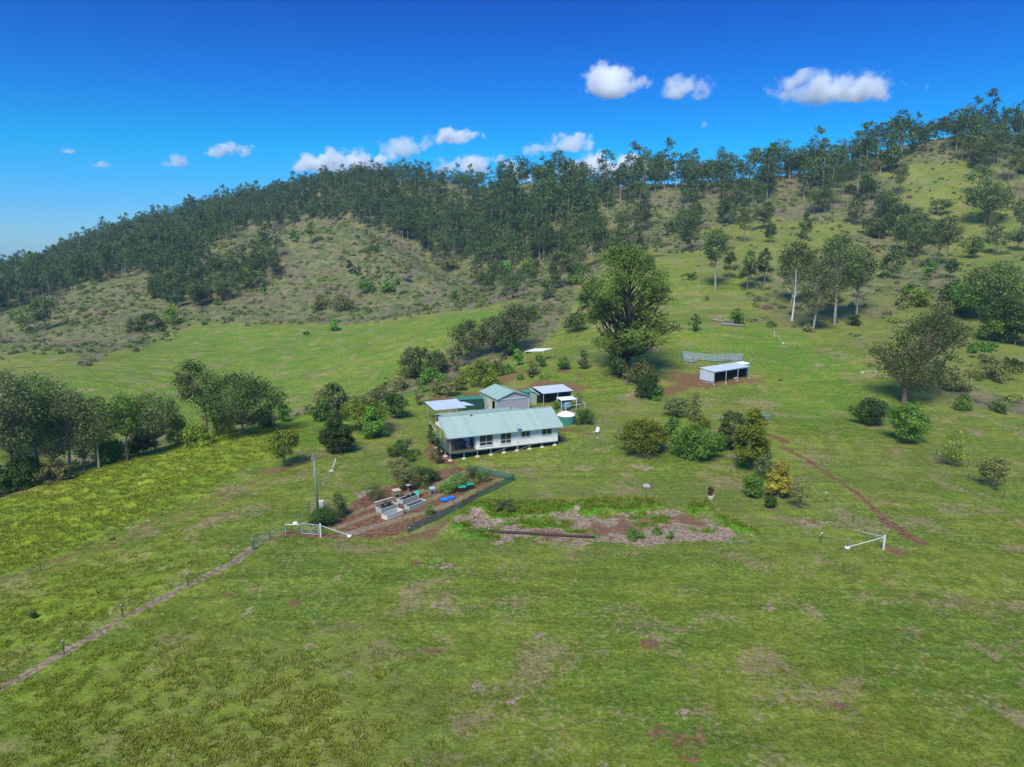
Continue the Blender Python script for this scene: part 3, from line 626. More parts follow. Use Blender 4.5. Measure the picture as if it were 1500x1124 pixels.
# --- paddock gums in the middle distance on the right
tpx(1190,487,378,56,'gum','grey','front left gum of the grove on the right slope','tree','gum_tree',bark=PALE,base=.3,gap=.25,push=1)
tpx(1222,477,336,74,'gum','gum','tallest gum of the grove on the right slope','tree','gum_tree',bark=PALE,base=.38,gap=.25,push=1)
tpx(1255,467,355,52,'gum','grey','right gum of the grove on the right slope','tree','gum_tree',bark=PALE,base=.4,gap=.25)
tpx(1158,456,350,62,'gum','gum','wide gum at the back left of the grove','tree','gum_tree',bark=PALE,base=.3,gap=.3,push=10)
tpx(1160,470,388,44,'gum','gum','dead white leafless gum at the left of the grove','tree','dead_tree',bark=simple('dead_wood',(.62,.60,.56),.8,var=.15),base=.45,dens=.02,clumps=14,trunk_r=.3)
tpx(1048,426,333,46,'gum','gum','lone tall pale-trunked gum on the middle slope','tree','gum_tree',bark=PALE,base=.5,gap=.2)
tpx(1094,424,364,30,'egg','gum','first dark gum right of the lone pale-trunked gum','tree','gum_tree',base=.3)
tpx(1120,418,362,26,'egg','gum','second dark gum right of the lone pale-trunked gum','tree','gum_tree',base=.3)
tpx(1069,408,368,22,'egg','gum','small dark gum close behind the lone pale-trunked gum','tree','gum_tree',base=.3)
for u,v,vt,w_,kd,m_,lb,nm in [(1080,478,450,25,'egg','green','bright green upright bush by the fallen log pile','bush'),(1018,489,459,18,'egg','gum','small lone sapling on the slope behind the cattle yard','tree'),(1250,480,459,21,'bush','dark','dark bush below the right gum of the grove','bush'),(1183,488,474,20,'bush','olive','low brown bush at the foot of the front left grove gum','bush'),
      (1010,412,398,26,'bush','green','pair of low bushes on the slope right of the giant tree','bush'),(1305,410,362,38,'round','gum','round dark gum behind the grove near the creek','tree'),(1362,407,378,19,'egg','green','left one of two small rounded trees above the creek','tree'),
      (1390,408,376,21,'round','dark','right one of two small rounded trees above the creek','tree'),(1440,336,262,66,'gum','gum','large spreading gum high on the far right slope','tree'),(1376,320,289,32,'flat','gum','small umbrella-shaped tree high on the right slope','tree'),(1374,362,318,34,'round','gum','rounded gum on the upper right slope above the creek','tree'),
      (1424,380,342,28,'round','gum','small round gum on the right slope','tree'),(1458,375,330,42,'gum','grey','pale-trunked gum near the right border above the green slope','tree'),(1344,356,312,28,'round','gum','dark gum at the edge of the green upper slope','tree'),
      (1490,370,330,30,'gum','gum','gum at the right border above the green slope','tree'),(1455,470,378,84,'round','gum','tall dark tree in the creek clump at the right border','tree'),(1425,470,408,60,'round','green','green rounded tree at the left of the creek clump','tree'),(1395,462,412,46,'bush','dark','dark bushy tree left of the creek clump','tree'),
      (1468,500,432,64,'round','dark','dense dark tree at the front of the creek clump','tree'),(1452,500,462,40,'bush','lime','bright lime bush at the foot of the creek clump','bush'),(1486,506,450,44,'round','dark','dark tree at the right border in the creek clump','tree'),
      (1350,452,420,30,'bush','lime','lime bush on the creek bank behind the right gum','bush'),(1325,450,428,38,'bush','olive','brown thicket on the creek bank','bush'),(1380,475,440,40,'bush','olive','dull thicket left of the creek clump','bush'),(1330,440,412,20,'egg','green','small dark green tree on the creek bank','tree'),
      (1450,555,520,60,'bush','olive','long grey-brown thicket on the lower creek','bush'),(1395,570,540,50,'bush','olive','grey-brown thicket behind the big right gum','bush'),(1480,540,522,36,'bush','dark','dark bush right on the lower creek','bush'),(1410,600,577,30,'bush','green','low green bush on the right creek edge','bush'),(1465,605,590,20,'bush','dark','small dark bush on the creek edge near the right border','bush'),(1440,520,498,60,'bush','green','spreading green scrub in the creek bend','bush'),
      (1280,350,318,26,'egg','gum','dark gum below the skyline wood on the right','tree'),(1325,335,300,22,'egg','green','small green tree on the upper right slope','tree'),(1180,325,308,12,'egg','gum','small tree on the far slope','tree'),(1090,325,309,10,'bush','green','bush on the far slope','bush'),
      (1130,345,325,16,'bush','dark','dark bush near the head of the middle slope','bush'),(1270,395,372,30,'bush','green','green bush behind the grove','bush'),(1225,445,425,20,'bush','olive','brown bush between the grove trunks','bush'),(860,455,420,30,'round','green','green tree left of the giant tree crown','tree'),(845,490,455,34,'round','gum','olive tree at the left of the giant tree','tree'),
      (820,424,364,46,'gum','gum','big spreading gum at the head of the gully','tree'),(800,440,405,30,'round','gum','rounded tree below the spreading gum at the gully head','tree'),(870,470,440,34,'bush','olive','olive thicket left of the giant tree','bush'),(780,470,448,40,'bush','green','green scrub at the upper end of the valley paddock','bush'),
      (700,412,385,40,'bush','olive','brown-green thicket behind the knoll','bush'),(740,405,380,30,'bush','green','yellow-green thicket at the gully head','bush'),(775,400,375,28,'bush','lime','lime thicket below the forest','bush'),(660,398,372,30,'bush','olive','olive thicket on the knoll shoulder','bush'),
      (45,490,449,56,'gum','gum','crooked sparse tree near the left border below the wooded ridge','tree'),(68,487,433,48,'flat','gum','dark flat-crowned tree right of the crooked sparse one','tree'),(255,478,442,30,'round','lime','light green bush at the edge of the valley paddock','bush'),(222,486,458,48,'bush','dark','dark thicket left of the light green bush','bush'),(195,490,462,40,'bush','olive','olive thicket left of the dark thicket','bush'),
      (490,487,464,15,'egg','green','lone rounded bush on the valley paddock','bush'),(448,493,485,10,'bush','green','tiny bush left of the lone rounded bush','bush'),(385,429,412,10,'egg','green','small upright bush on the left flank of the knoll','bush'),(318,448,436,11,'bush','green','small bush at the foot of the dark stand','bush'),(430,358,335,12,'egg','green','small upright tree on the knoll crest','tree'),(457,364,322,18,'gum','lime','spindly tree with a pale top on the knoll crest','tree'),(372,372,350,20,'gum','gum','dark tree on the left crest of the knoll','tree'),
      (535,432,405,30,'bush','green','left green thicket on the face of the knoll','bush'),(568,432,402,22,'bush','green','right green thicket on the face of the knoll','bush'),(500,455,425,34,'bush','olive','olive scrub low on the face of the knoll','bush'),(470,455,430,28,'bush','olive','brownish scrub low on the left face of the knoll','bush'),(545,372,355,34,'bush','green','green scrub patch high on the knoll','bush'),(590,350,320,26,'round','gum','dark gum on the right crest of the knoll','tree'),
      (360,418,390,16,'egg','lime','bright upright tree right of the dark stand','tree'),(666,440,425,12,'bush','green','small bush on the purple scrub of the knoll','bush')]:
    k_ = dict(base=.06) if kd in ('round','egg') and nm=='bush' else {}
    tpx(u,v,vt,w_,kd,m_,lb,cat=nm,name='gum_tree' if (nm=='tree' and kd=='gum') else nm,push=2 if v<500 else 0,**k_)
for i,(u,v,vt) in enumerate([(518,428,385),(528,410,388),(555,430,388),(582,436,398),(592,416,390),(510,400,380),(573,420,392)]):
    tpx(u,v,vt,12,'gum','olive','spindly dead grey tree trunk standing on the face of the knoll','tree','dead_tree',bark=simple('grey_wood',(.30,.28,.26),.9) if i==0 else bpy.data.materials['grey_wood'],group='dead grey trees on the knoll',dens=.01,clumps=7,trunk_r=.12)
# --- forest: shared tree shapes, individuals first, the far remainder as one mass
FV = []
for i in range(12):
    tall = i < 5; sp = i in (2, 4)
    H = [19, 22, 24, 17, 25, 14, 15, 13, 16, 12, 10, 15][i]; Wd = [10, 11, 9, 12, 9, 9, 10, 8, 11, 8, 8, 7][i]
    k_ = 'gum' if i not in (5, 7, 9, 11) else ('round', 'egg', 'round', 'egg')[(5, 7, 9, 11).index(i)]
    arr = tree_arrays(500 + i, H, Wd, k_, .42 if tall else .22, 26 if not sp else 18, 1000 if not sp else 620, .60, .26, fork=1, sides=5, gap=.35 if tall else .15, squash=.7)
    lm = LM['far'] if i % 3 else LM['gum']
    FV.append((H, np_mesh('trunk', *arr[0], PALE if i in (1, 4) else BARK), crown_mesh(*arr[1], lm), arr))
def ftree(x, y, vi, sc, rz, label, group, name='gum_tree', zs=1.0):
    e = empty(name, (x, y, float(tlook(x, y)) - .15), rz); e.scale = (sc, sc, sc * zs); tag(e, label, 'tree', group)
    link('trunk', FV[vi][1], e); link('crown', FV[vi][2], e); return e
# distinct skyline trees
sky = [(736,233,1),(752,250,4),(770,262,0),(796,240,4),(815,258,3),(857,235,1),(886,240,4),(912,238,2),(938,232,2),(955,245,0),(974,252,3),(1000,230,4),(1018,240,0),(1034,246,3),(1060,213,4),(1072,222,2),(1086,232,0),(1108,213,1),
       (1130,228,0),(1153,213,1),(1174,214,1),(1196,236,3),(1222,208,1),(1240,226,0),(1255,210,4),(1276,192,1),(1296,205,0),(1320,200,2),(1340,183,4),(1356,190,0),(1372,170,1),(1386,170,0),(1402,175,3),(1434,154,1),(1450,172,3),(1470,172,0),(1490,176,3),
       (700,250,0),(680,258,3),(660,262,0),(640,266,5),(620,262,3),(600,258,0),(575,256,4),(555,250,2),(535,246,0),(515,245,2),(495,247,0),(475,250,3),(455,254,0),(430,262,3),(408,270,0),(385,275,3),(365,282,0),(345,290,5),(277,284,11),(300,292,3),(318,292,0)]
ridge_px = [(0,402,640),(150,348,620),(270,318,600),(340,300,590),(450,275,550),(550,268,530),(640,280,500),(740,285,470),(900,276,450),(1040,268,430),(1130,262,425),(1200,252,420),(1270,235,415),(1320,220,410),(1440,200,400),(1510,205,400)]
rp = np.array(ridge_px, float)
for u, vt, vi in sky:
    Y = float(np.interp(u, rp[:, 0], rp[:, 2])) + random.uniform(-8, 4)
    # stand on the crest: highest visible ground in that direction
    ys = np.arange(Y - 60, Y + 60, 4.0); xs = (u - 750) / FPX * ys * .985
    v_ = proj(xs, ys, hgt(xs, ys))[1]; Y = float(ys[np.argmin(v_)]); a, yy, zz = ray(u, vt); x = Y / yy * a
    top = atY(u, vt, Y)[2]; z = float(tlook(x, Y)); H = np.clip(top - z, 6, 34)
    zs = H / FV[vi][0]; s_ = zs ** .6
    ftree(x, Y, vi, s_, random.uniform(0, 6.28), 'tall open gum against the sky on the %s' % ('left wooded ridge' if u < 700 else 'long middle ridge' if u < 1200 else 'high right ridge'), 'skyline gums on the %s' % ('left wooded ridge' if u < 700 else 'long middle ridge' if u < 1200 else 'high right ridge'), zs=zs / s_)
forest = [(-90,470),(-90,380),(0,385),(150,330),(270,305),(340,290),(450,262),(550,256),(640,268),(740,275),(900,268),(1040,258),(1200,244),(1320,210),(1440,190),(1560,190),(1560,235),(1480,232),(1400,225),(1320,240),(1290,285),(1235,322),(1130,322),(1060,322),(980,335),(900,330),(850,360),(790,390),(700,398),(655,395),(615,368),(560,340),(510,322),(430,332),(345,338),(300,365),(220,395),(130,420),(0,455)]
def cands(sp):
    gx, gy = np.meshgrid(np.arange(-560, 480, sp), np.arange(180, 680, sp)); r = np.random.default_rng(3)
    gx = gx.ravel() + r.uniform(-.45, .45, gx.size) * sp; gy = gy.ravel() + r.uniform(-.45, .45, gy.size) * sp
    gz = tlook(gx, gy); U, V_, D_ = proj(gx, gy, gz); return gx, gy, gz, U, V_, D_
gx, gy, gz, U, V_, D_ = cands(5.2)
Fp = np.array(forest, float)
rn = np.random.default_rng(8)
jit = rn.normal(0, 5, U.size)
m_in = inpoly(U + rn.normal(0, 6, U.size), V_ + jit * .8, Fp)
vis = visible(gx, gy, gz + 15)
thin = fbm(gx / 45, gy / 45, 3, 77)
# thin where the photo shows open scrub on the right-hand hillside
opn = inpoly(U, V_, np.array([(860,330),(960,285),(1040,285),(1300,250),(1300,330),(1000,345)], float))
# the steep face behind the knoll crest is closely wooded
m2 = (U > 290) & (U < 640) & (V_ < 345) & m_in & vis
gxe = []; 
keep = m_in & vis & (rn.uniform(0, 1, U.size) < np.where(U > 860, .66, 1.0) * np.where(opn, np.where(thin > .53, .5, .12), np.where(thin < .27, .5, .93)))
stand = inpoly(U, V_, np.array([(222,442),(232,402),(300,392),(405,378),(415,402),(385,425),(282,456)], float)) & vis
mid = inpoly(U, V_, np.array([(60,450),(200,420),(330,370),(430,372),(430,380),(330,392),(230,402),(110,450)], float)) & vis & (rn.uniform(0, 1, U.size) < .13)
vg = visible(gx, gy, gz + 2); crest = np.interp(U, rp[:, 0], rp[:, 1])
keep &= ~((U > 700) & (~vg | ((V_ < crest + 12) & (rn.uniform(0, 1, U.size) < .6))))
def scat(P_, pr): return inpoly(U, V_, np.array(P_, float)) & vg & (rn.uniform(0, 1, U.size) < pr * .66)
sc2 = scat([(1385,222),(1440,212),(1560,225),(1560,300),(1440,272),(1390,262)], .6) | scat([(1090,262),(1320,235),(1380,262),(1500,300),(1500,400),(1330,400),(1240,330),(1100,330)], .10) | scat([(700,440),(720,390),(860,360),(880,400),(800,450)], .22) | scat([(860,330),(1240,322),(1240,345),(1000,372),(860,400)], .16) | scat([(1240,330),(1330,310),(1400,360),(1330,400)], .2)
sel = np.where(keep | stand | mid | m2 | sc2)[0]
sel = sel[np.argsort(D_[sel])]
print('forest trees', len(sel))
zone = lambda u, v: ('dark stand on the flank of the knoll' if (220 < u < 420 and v > 385) else 'forest on the left ridge slope' if u < 500 else 'wooded valley behind the knoll' if u < 860 else 'woods below the right skyline')
NI = 300 - len(sky)
big = sel[:NI]; rest = sel[NI:]
for q in big:
    zn = zone(U[q], V_[q]); small = 'stand' in zn
    vi = int(rn.choice([0, 1, 3, 5, 6, 8, 9]) if not small else rn.choice([5, 7, 9, 11, 6])); s_ = rn.uniform(.6, 1.12) * (.75 if small or V_[q] < crest[q] + 20 else .92)
    ftree(gx[q], gy[q], vi, s_, rn.uniform(0, 6.28), 'dark green gum packed among others in the ' + zn, 'forest gums, ' + zn)
TV = []; TF = []; CV = []; CF = []; CT = []; CS = []; nt_ = nc_ = 0
for q in rest:
    vi = int(rn.choice([0, 1, 2, 3, 5, 6, 7, 8, 9, 10])); s_ = rn.uniform(.6, 1.22); c_, sn = math.cos(q), math.sin(q)
    s_ *= (.62 if V_[q] < crest[q] + 26 else .82) if U[q] < 720 else 1
    Rm = np.array([[c_, sn, 0], [-sn, c_, 0], [0, 0, 1]]) * s_
    (tv, tf), (V0, F0, to, sp_) = FV[vi][3]
    o_ = np.array([gx[q], gy[q], gz[q] - .15]); tv = tv[:35]; tf = tf[(tf < 35).all(1)]
    TV.append(tv @ Rm + o_); TF.append(tf + nt_); nt_ += len(tv)
    nl = 420 if len(F0) > 500 else len(F0)
    pick = np.sort(rn.choice(len(F0), nl, replace=False)); Vq = V0.reshape(-1, 4, 3)[pick]; cen = Vq.mean(1, keepdims=True); Vq = cen + (Vq - cen) * 1.35
    CV.append(Vq.reshape(-1, 3) @ Rm + o_); CF.append(np.arange(nl * 4).reshape(-1, 4) + nc_); nc_ += nl * 4
    dl = rn.normal(0, .34); CT.append(np.clip(to[pick] + dl, 0, 1)); CS.append(sp_[pick])
wood = link('far_forest', np_mesh('far_forest', np.concatenate(TV), np.concatenate(TF), PALE)); tag(wood, 'far-off gum forest covering the ridges in one dark mass', 'forest', kind='stuff')
link('canopy', crown_mesh(np.concatenate(CV), np.concatenate(CF), np.concatenate(CT), np.concatenate(CS), LM['far']), wood)
# --- hillside scrub: uncountable low bushes
def scrub():
    r = np.random.default_rng(21); n_ = 38000
    x = r.uniform(-420, 380, n_); y = r.uniform(90, 520, n_); s_ = mlook(SCRUB, x, y); d_ = mlook(DRY, x, y)
    pn = fbm(x / 9, y / 9, 3, 55)
    k = (r.uniform(0, 1, n_) < s_ * np.where(pn > .5, 1.0, .18)) | ((d_ > .35) & (y > 150) & (pn > .55) & (r.uniform(0, 1, n_) < .4))
    x, y = x[k], y[k]; z = tlook(x, y); u, v, d = proj(x, y, z); k = (u > -80) & (u < 1580) & visible(x, y, z + 1.5); x, y, z = x[k], y[k], z[k]
    print('scrub', len(x)); m_ = 34; n_ = len(x)
    R_ = r.uniform(.45, 1.5, n_); P = np.repeat(np.stack([x, y, z], -1), m_, 0)
    d = r.normal(0, 1, (n_ * m_, 3)); d /= np.linalg.norm(d, axis=1)[:, None]; d[:, 2] = np.abs(d[:, 2]) * .85
    P = P + d * (np.repeat(R_, m_) * r.uniform(.3, 1, n_ * m_) ** .5)[:, None]
    a = r.normal(0, 1, (n_ * m_, 3)); a /= np.linalg.norm(a, axis=1)[:, None]; b = np.cross(a, d); b /= np.linalg.norm(b, axis=1)[:, None] + 1e-9
    s = (np.repeat(R_, m_) * .33 * r.uniform(.6, 1.4, n_ * m_))[:, None]
    V = np.stack([P - a * s, P - b * s * .6, P + a * s, P + b * s * .6], 1).reshape(-1, 3)
    tone = np.clip(np.repeat(r.uniform(0, 1, n_), m_) + r.normal(0, .15, n_ * m_), 0, 1); sp_ = np.repeat(r.uniform(0, 1, n_), m_)
    mat = leaf_mat('scrub_leaves', (.05, .075, .022), (.13, .15, .05), (.16, .12, .09), .22)
    tag(link('hillside_scrub', crown_mesh(V, np.arange(len(V)).reshape(-1, 4), tone, sp_, mat)), 'low dull green and brown scrub over the hillsides and gullies', 'scrub', kind='stuff')
scrub()
# --- grass tufts
def tufts():
    r = np.random.default_rng(31); n_ = 300000
    y = 30 + 95 * r.uniform(0, 1, n_) ** 1.3; x = r.uniform(-.80, .80, n_) * (y + 8)
    tz = mlook(TUSS, x, y); lu = mlook(LUSH, x, y); ba = np.maximum(mlook(DIRT, x, y), mlook(MULCH, x, y)); dr = mlook(DRY, x, y)
    cl = fbm(x / .9, y / .9, 3, 61); cb_ = fbm(x / 9, y / 9, 3, 62)
    yard = inpoly(x, y, wpoly([(480,775),(1300,792),(1120,600),(840,540),(640,560),(480,670)]))
    keep = (r.uniform(0, 1, n_) < np.clip((cl - .44) * 5 + tz + lu * 1.2 - .1, 0, 1) * np.where(yard & (lu < .3), .12, 1) * np.clip(.45 + cb_ + tz, 0, 1)) & (ba < .35 + lu)
    x, y, tz, lu, dr = x[keep], y[keep], tz[keep], lu[keep], dr[keep]; n_ = len(x); z = tlook(x, y); print('tufts', n_); m_ = 5
    hh = (.05 + .11 * r.uniform(0, 1, n_) + .30 * tz * r.uniform(.3, 1, n_) + .32 * lu * r.uniform(.4, 1, n_) + .10 * dr * r.uniform(0, 1, n_))
    X = np.repeat(np.stack([x, y, z - .02], -1), m_, 0); h = np.repeat(hh, m_) * r.uniform(.6, 1.1, n_ * m_); a = r.uniform(0, 6.283, n_ * m_)
    sp_ = np.repeat(.12 + .5 * hh, m_); off = np.stack([np.cos(a), np.sin(a), 0 * a], -1)
    root = X + off * (sp_ * r.uniform(0, 1, n_ * m_))[:, None]; tip = root + off * (h * .55)[:, None]; tip[:, 2] += h
    side = np.stack([-np.sin(a), np.cos(a), 0 * a], -1) * (.018 + .05 * h)[:, None]
    midp = (root + tip) / 2 + np.array([0, 0, 1]) * (h * .18)[:, None]
    V = np.stack([root - side, root + side, midp + side * .8, tip], 1).reshape(-1, 3)
    tone = np.clip(np.repeat(r.uniform(0, 1, n_) * .8 + .35 * tz, m_) + r.normal(0, .12, n_ * m_), 0, 1)
    spk = np.clip(np.repeat(r.uniform(0, 1, n_) * .9 + dr * .22 - tz * .2, m_), 0, 1)
    mat = leaf_mat('grass_blades', (.075, .105, .012), (.185, .190, .026), (.50, .44, .18), .14)
    tag(link('grass_tufts', crown_mesh(V, np.arange(len(V)).reshape(-1, 4), tone, spk, mat)), 'tufts of green and straw-coloured grass across the paddock', 'grass', kind='stuff')
tufts()
# ------------------------------------------------------------------ built things
class MB:
    def __init__(s): s.v = []; s.f = []
    def add(s, V, F_):
        n_ = len(s.v); s.v += [tuple(p) for p in V]; s.f += [tuple(i + n_ for i in f) for f in F_]; return s
    def box(s, x0, y0, z0, x1, y1, z1):
        return s.add([(x0,y0,z0),(x1,y0,z0),(x1,y1,z0),(x0,y1,z0),(x0,y0,z1),(x1,y0,z1),(x1,y1,z1),(x0,y1,z1)], [(0,3,2,1),(4,5,6,7),(0,1,5,4),(1,2,6,5),(2,3,7,6),(3,0,4,7)])
    def beam(s, p, q, w_, h_=None):
        p = Vector(p); q = Vector(q); h_ = h_ or w_; d = (q - p).normalized(); up = Vector((0,0,1)) if abs(d.z) < .95 else Vector((1,0,0))
        a = d.cross(up).normalized() * w_ / 2; b = a.cross(d).normalized() * h_ / 2
        return s.add([p-a-b, p+a-b, p+a+b, p-a+b, q-a-b, q+a-b, q+a+b, q-a+b], [(0,1,2,3),(7,6,5,4),(0,4,5,1),(1,5,6,2),(2,6,7,3),(3,7,4,0)])
    def cyl(s, p, q, r, k=10, r2=None):
        p = Vector(p); q = Vector(q); d = (q - p).normalized(); up = Vector((0,0,1)) if abs(d.z) < .95 else Vector((1,0,0)); r2 = r if r2 is None else r2
        a = d.cross(up).normalized(); b = a.cross(d).normalized(); V = []
        for c, rr in ((p, r), (q, r2)):
            V += [c + (a * math.cos(2*math.pi*i/k) + b * math.sin(2*math.pi*i/k)) * rr for i in range(k)]
        return s.add(V, [(i, (i+1) % k, k+(i+1) % k, k+i) for i in range(k)] + [tuple(range(k))[::-1], tuple(range(k, 2*k))])
    def slab(s, P, t):      # closed prism under a polygon
        n_ = len(P); P = [Vector(p) for p in P]; V = P + [p - Vector((0,0,t)) for p in P]
        return s.add(V, [tuple(range(n_)), tuple(range(2*n_-1, n_-1, -1))] + [(i, n_+i, n_+(i+1) % n_, (i+1) % n_) for i in range(n_)])
    def wall(s, P, off):    # closed prism of a polygon pushed by a vector
        n_ = len(P); P = [Vector(p) for p in P]; o = Vector(off); V = P + [p + o for p in P]
        return s.add(V, [tuple(range(n_)), tuple(range(2*n_-1, n_-1, -1))] + [(i, n_+i, n_+(i+1) % n_, (i+1) % n_) for i in range(n_)])
    def lathe(s, prof, k=24, c=(0,0,0)):
        V = []; F_ = []
        for r_, z in prof: V += [(c[0]+r_*math.cos(2*math.pi*i/k), c[1]+r_*math.sin(2*math.pi*i/k), c[2]+z) for i in range(k)]
        for j in range(len(prof)-1): F_ += [(j*k+i, j*k+(i+1) % k, (j+1)*k+(i+1) % k, (j+1)*k+i) for i in range(k)]
        F_ += [tuple(range(k))[::-1], tuple(range((len(prof)-1)*k, len(prof)*k))]
        return s.add(V, F_)
    def build(s, name, mat, parent=None, loc=None, label=None, smooth=False):
        me = bpy.data.meshes.new(name); me.from_pydata(s.v, [], s.f); me.materials.append(mat); me.update()
        bmx = __import__('bmesh').new(); bmx.from_mesh(me); __import__('bmesh').ops.recalc_face_normals(bmx, faces=bmx.faces); bmx.to_mesh(me); bmx.free()
        if smooth:
            for p in me.polygons: p.use_smooth = len(p.vertices) <= 4
        o = link(name, me, parent, loc)
        if label: o['label'] = label
        return o
def roofing(name, col, rough=.45, metal=0.0, pitch=.2, axis='X', var=.07):
    m, nt, b = node_mat(name); N = nt.nodes; L = nt.links.new
    tc = N.new('ShaderNodeTexCoord'); nz = N.new('ShaderNodeTexNoise'); nz.inputs['Scale'].default_value = .9; nz.inputs['Detail'].default_value = 6; L(tc.outputs['Object'], nz.inputs['Vector'])
    sp = N.new('ShaderNodeSeparateXYZ'); L(tc.outputs['Object'], sp.inputs[0])
    m1 = N.new('ShaderNodeMath'); m1.operation = 'MULTIPLY'; m1.inputs[1].default_value = 2 * math.pi / pitch; L(sp.outputs[axis], m1.inputs[0])
    m2 = N.new('ShaderNodeMath'); m2.operation = 'SINE'; L(m1.outputs[0], m2.inputs[0])
    bp = N.new('ShaderNodeBump'); bp.inputs['Distance'].default_value = .025; L(m2.outputs[0], bp.inputs['Height']); L(bp.outputs[0], b.inputs['Normal'])
    # sheet laps: a slightly different tone per sheet
    m3 = N.new('ShaderNodeMath'); m3.operation = 'DIVIDE'; m3.inputs[1].default_value = .76; L(sp.outputs[axis], m3.inputs[0]); m4 = N.new('ShaderNodeMath'); m4.operation = 'FLOOR'; L(m3.outputs[0], m4.inputs[0])
    wn = N.new('ShaderNodeTexWhiteNoise'); wn.noise_dimensions = '1D'; L(m4.outputs[0], wn.inputs['W'])
    ad = N.new('ShaderNodeMath'); ad.operation = 'MULTIPLY_ADD'; ad.inputs[1].default_value = .5; L(wn.outputs['Value'], ad.inputs[0]); m5 = N.new('ShaderNodeMath'); m5.operation = 'MULTIPLY'; m5.inputs[1].default_value = .5; L(nz.outputs['Fac'], m5.inputs[0]); L(m5.outputs[0], ad.inputs[2])
    mx = N.new('ShaderNodeMixRGB'); mx.inputs[1].default_value = (*[c*(1-var) for c in col], 1); mx.inputs[2].default_value = (*[min(1, c*(1+var)) for c in col], 1); L(ad.outputs[0], mx.inputs[0]); L(mx.outputs[0], b.inputs['Base Color'])
    b.inputs['Roughness'].default_value = rough; b.inputs['Metallic'].default_value = metal; b.inputs['Specular IOR Level'].default_value = .3; return m
M = dict(
 groof=roofing('pale_green_roofing', (.35,.46,.41), var=.10), wroof=roofing('pale_zinc_roofing', (.60,.66,.76), .4, .1), wroofy=roofing('pale_zinc_sheeting', (.60,.68,.78), .45, .1, axis='Y'),
 board=roofing('white_weatherboard', (.88,.87,.83), .5, axis='Z', pitch=.18, var=.03), gwall=roofing('grey_cladding', (.33,.32,.34), .5, axis='Z', pitch=.2, var=.04), pgreen=roofing('pale_green_cladding', (.36,.50,.42), .5, axis='Y', pitch=.2), cream=simple('cream_cladding', (.55,.50,.40), .6),
 green=simple('dark_green_trim', (.06,.16,.11), .5), white=simple('white_paint', (.56,.58,.58), .5, var=.2, scale=4), steel=simple('galvanised_steel', (.50,.54,.56), .4, .3), conc=simple('concrete', (.55,.52,.44), .9, bump=.01), deck=simple('deck_timber', (.17,.085,.05), .7, var=.3, scale=6),
 glass=None, dark=simple('near_black_sheet', (.015,.03,.03), .9), teal=simple('teal_tank', (.045,.20,.17), .5), tankw=simple('white_tank_lid', (.78,.80,.84), .45, var=.04), blue=simple('blue_plastic', (.02,.16,.62), .35, var=.1), btank=simple('blue_grey_tank', (.10,.21,.27), .5),
 shade=simple('shade_cloth', (.018,.095,.080), .9, var=.3), wood=simple('weathered_timber', (.27,.21,.15), .85, var=.3, scale=6, bump=.01), log=simple('dark_log', (.06,.035,.028), .9, var=.5, scale=5, bump=.03), greyw=simple('grey_timber', (.22,.20,.18), .85, var=.25), bluegrey=simple('blue_grey_panel', (.30,.36,.44), .5), pole=simple('treated_pole', (.17,.24,.17), .8, var=.2),
 black=simple('black_plastic', (.02,.02,.02), .5), soilm=simple('garden_soil', (.07,.04,.028), .95, var=.4, scale=8, bump=.03), bedg=simple('green_bed_sheet', (.33,.42,.36), .5), bedc=simple('cream_bed_sheet', (.62,.56,.45), .5), turq=simple('turquoise_plastic', (.02,.42,.26), .4), picket=simple('steel_picket', (.05,.06,.05), .7), wire=simple('fence_wire', (.42,.44,.42), .5, .3), pink=simple('terracotta', (.50,.24,.17), .8), rock=simple('grey_rock', (.34,.33,.32), .9, var=.4, scale=3, bump=.05), lav=simple('lavender_cladding', (.33,.33,.39), .5, var=.05))
gm_, gnt, gb = node_mat('window_glass'); gb.inputs['Base Color'].default_value = (.02,.025,.03,1); gb.inputs['Roughness'].default_value = .12; gb.inputs['Specular IOR Level'].default_value = .6
gz_ = gnt.nodes.new('ShaderNodeTexNoise'); gz_.inputs['Scale'].default_value = 2.5; gt = gnt.nodes.new('ShaderNodeTexCoord'); gnt.links.new(gt.outputs['Object'], gz_.inputs['Vector'])
gx_ = gnt.nodes.new('ShaderNodeMixRGB'); gx_.inputs[1].default_value = (.012,.016,.02,1); gx_.inputs[2].default_value = (.07,.075,.08,1); gnt.links.new(gz_.outputs['Fac'], gx_.inputs[0]); gnt.links.new(gx_.outputs[0], gb.inputs['Base Color'])
M['glass'] = gm_
# ---- the house (front at y = 0, verandah at the left end)
H0 = empty('house', (-9.38, 103.1, 0), R(22)); tag(H0, 'long low white weatherboard house with pale green metal roof standing on steel stumps', 'house')
def hz(x, y):           # ground height at a house-local point
    c, s = math.cos(R(22)), math.sin(R(22)); return float(tlook(-9.38 + c*x - s*y, 103.1 + s*x + c*y))
wins = [(4.75,6.95,1.5,3.25,1),(8.2,10.0,1.5,3.25,1),(11.7,13.2,2.2,3.3,0),(15.2,16.95,2.2,3.3,0)]
wl = MB(); xs_ = [4.2] + [q for w_ in wins for q in w_[:2]] + [18.0]
for i in range(0, len(xs_), 2): wl.box(xs_[i], 0, 1.0, xs_[i+1], .12, 3.62)
for a, b, c, d, _ in wins: wl.box(a, 0, 1.0, b, .12, c); wl.box(a, 0, d, b, .12, 3.62)
wl.box(4.2,7.88,1.0,18,8,3.62)
for x in (4.2, 17.88): wl.wall([(x,.12,1.0),(x,7.88,1.0),(x,7.88,3.6),(x,4,5.5),(x,.12,3.6)], (.12,0,0))
wl.build('wall', M['board'], H0)
MB().box(0,0,.86,18,8,.985).box(4.33,.13,.985,17.85,7.85,1.02).build('floor', M['green'], H0)
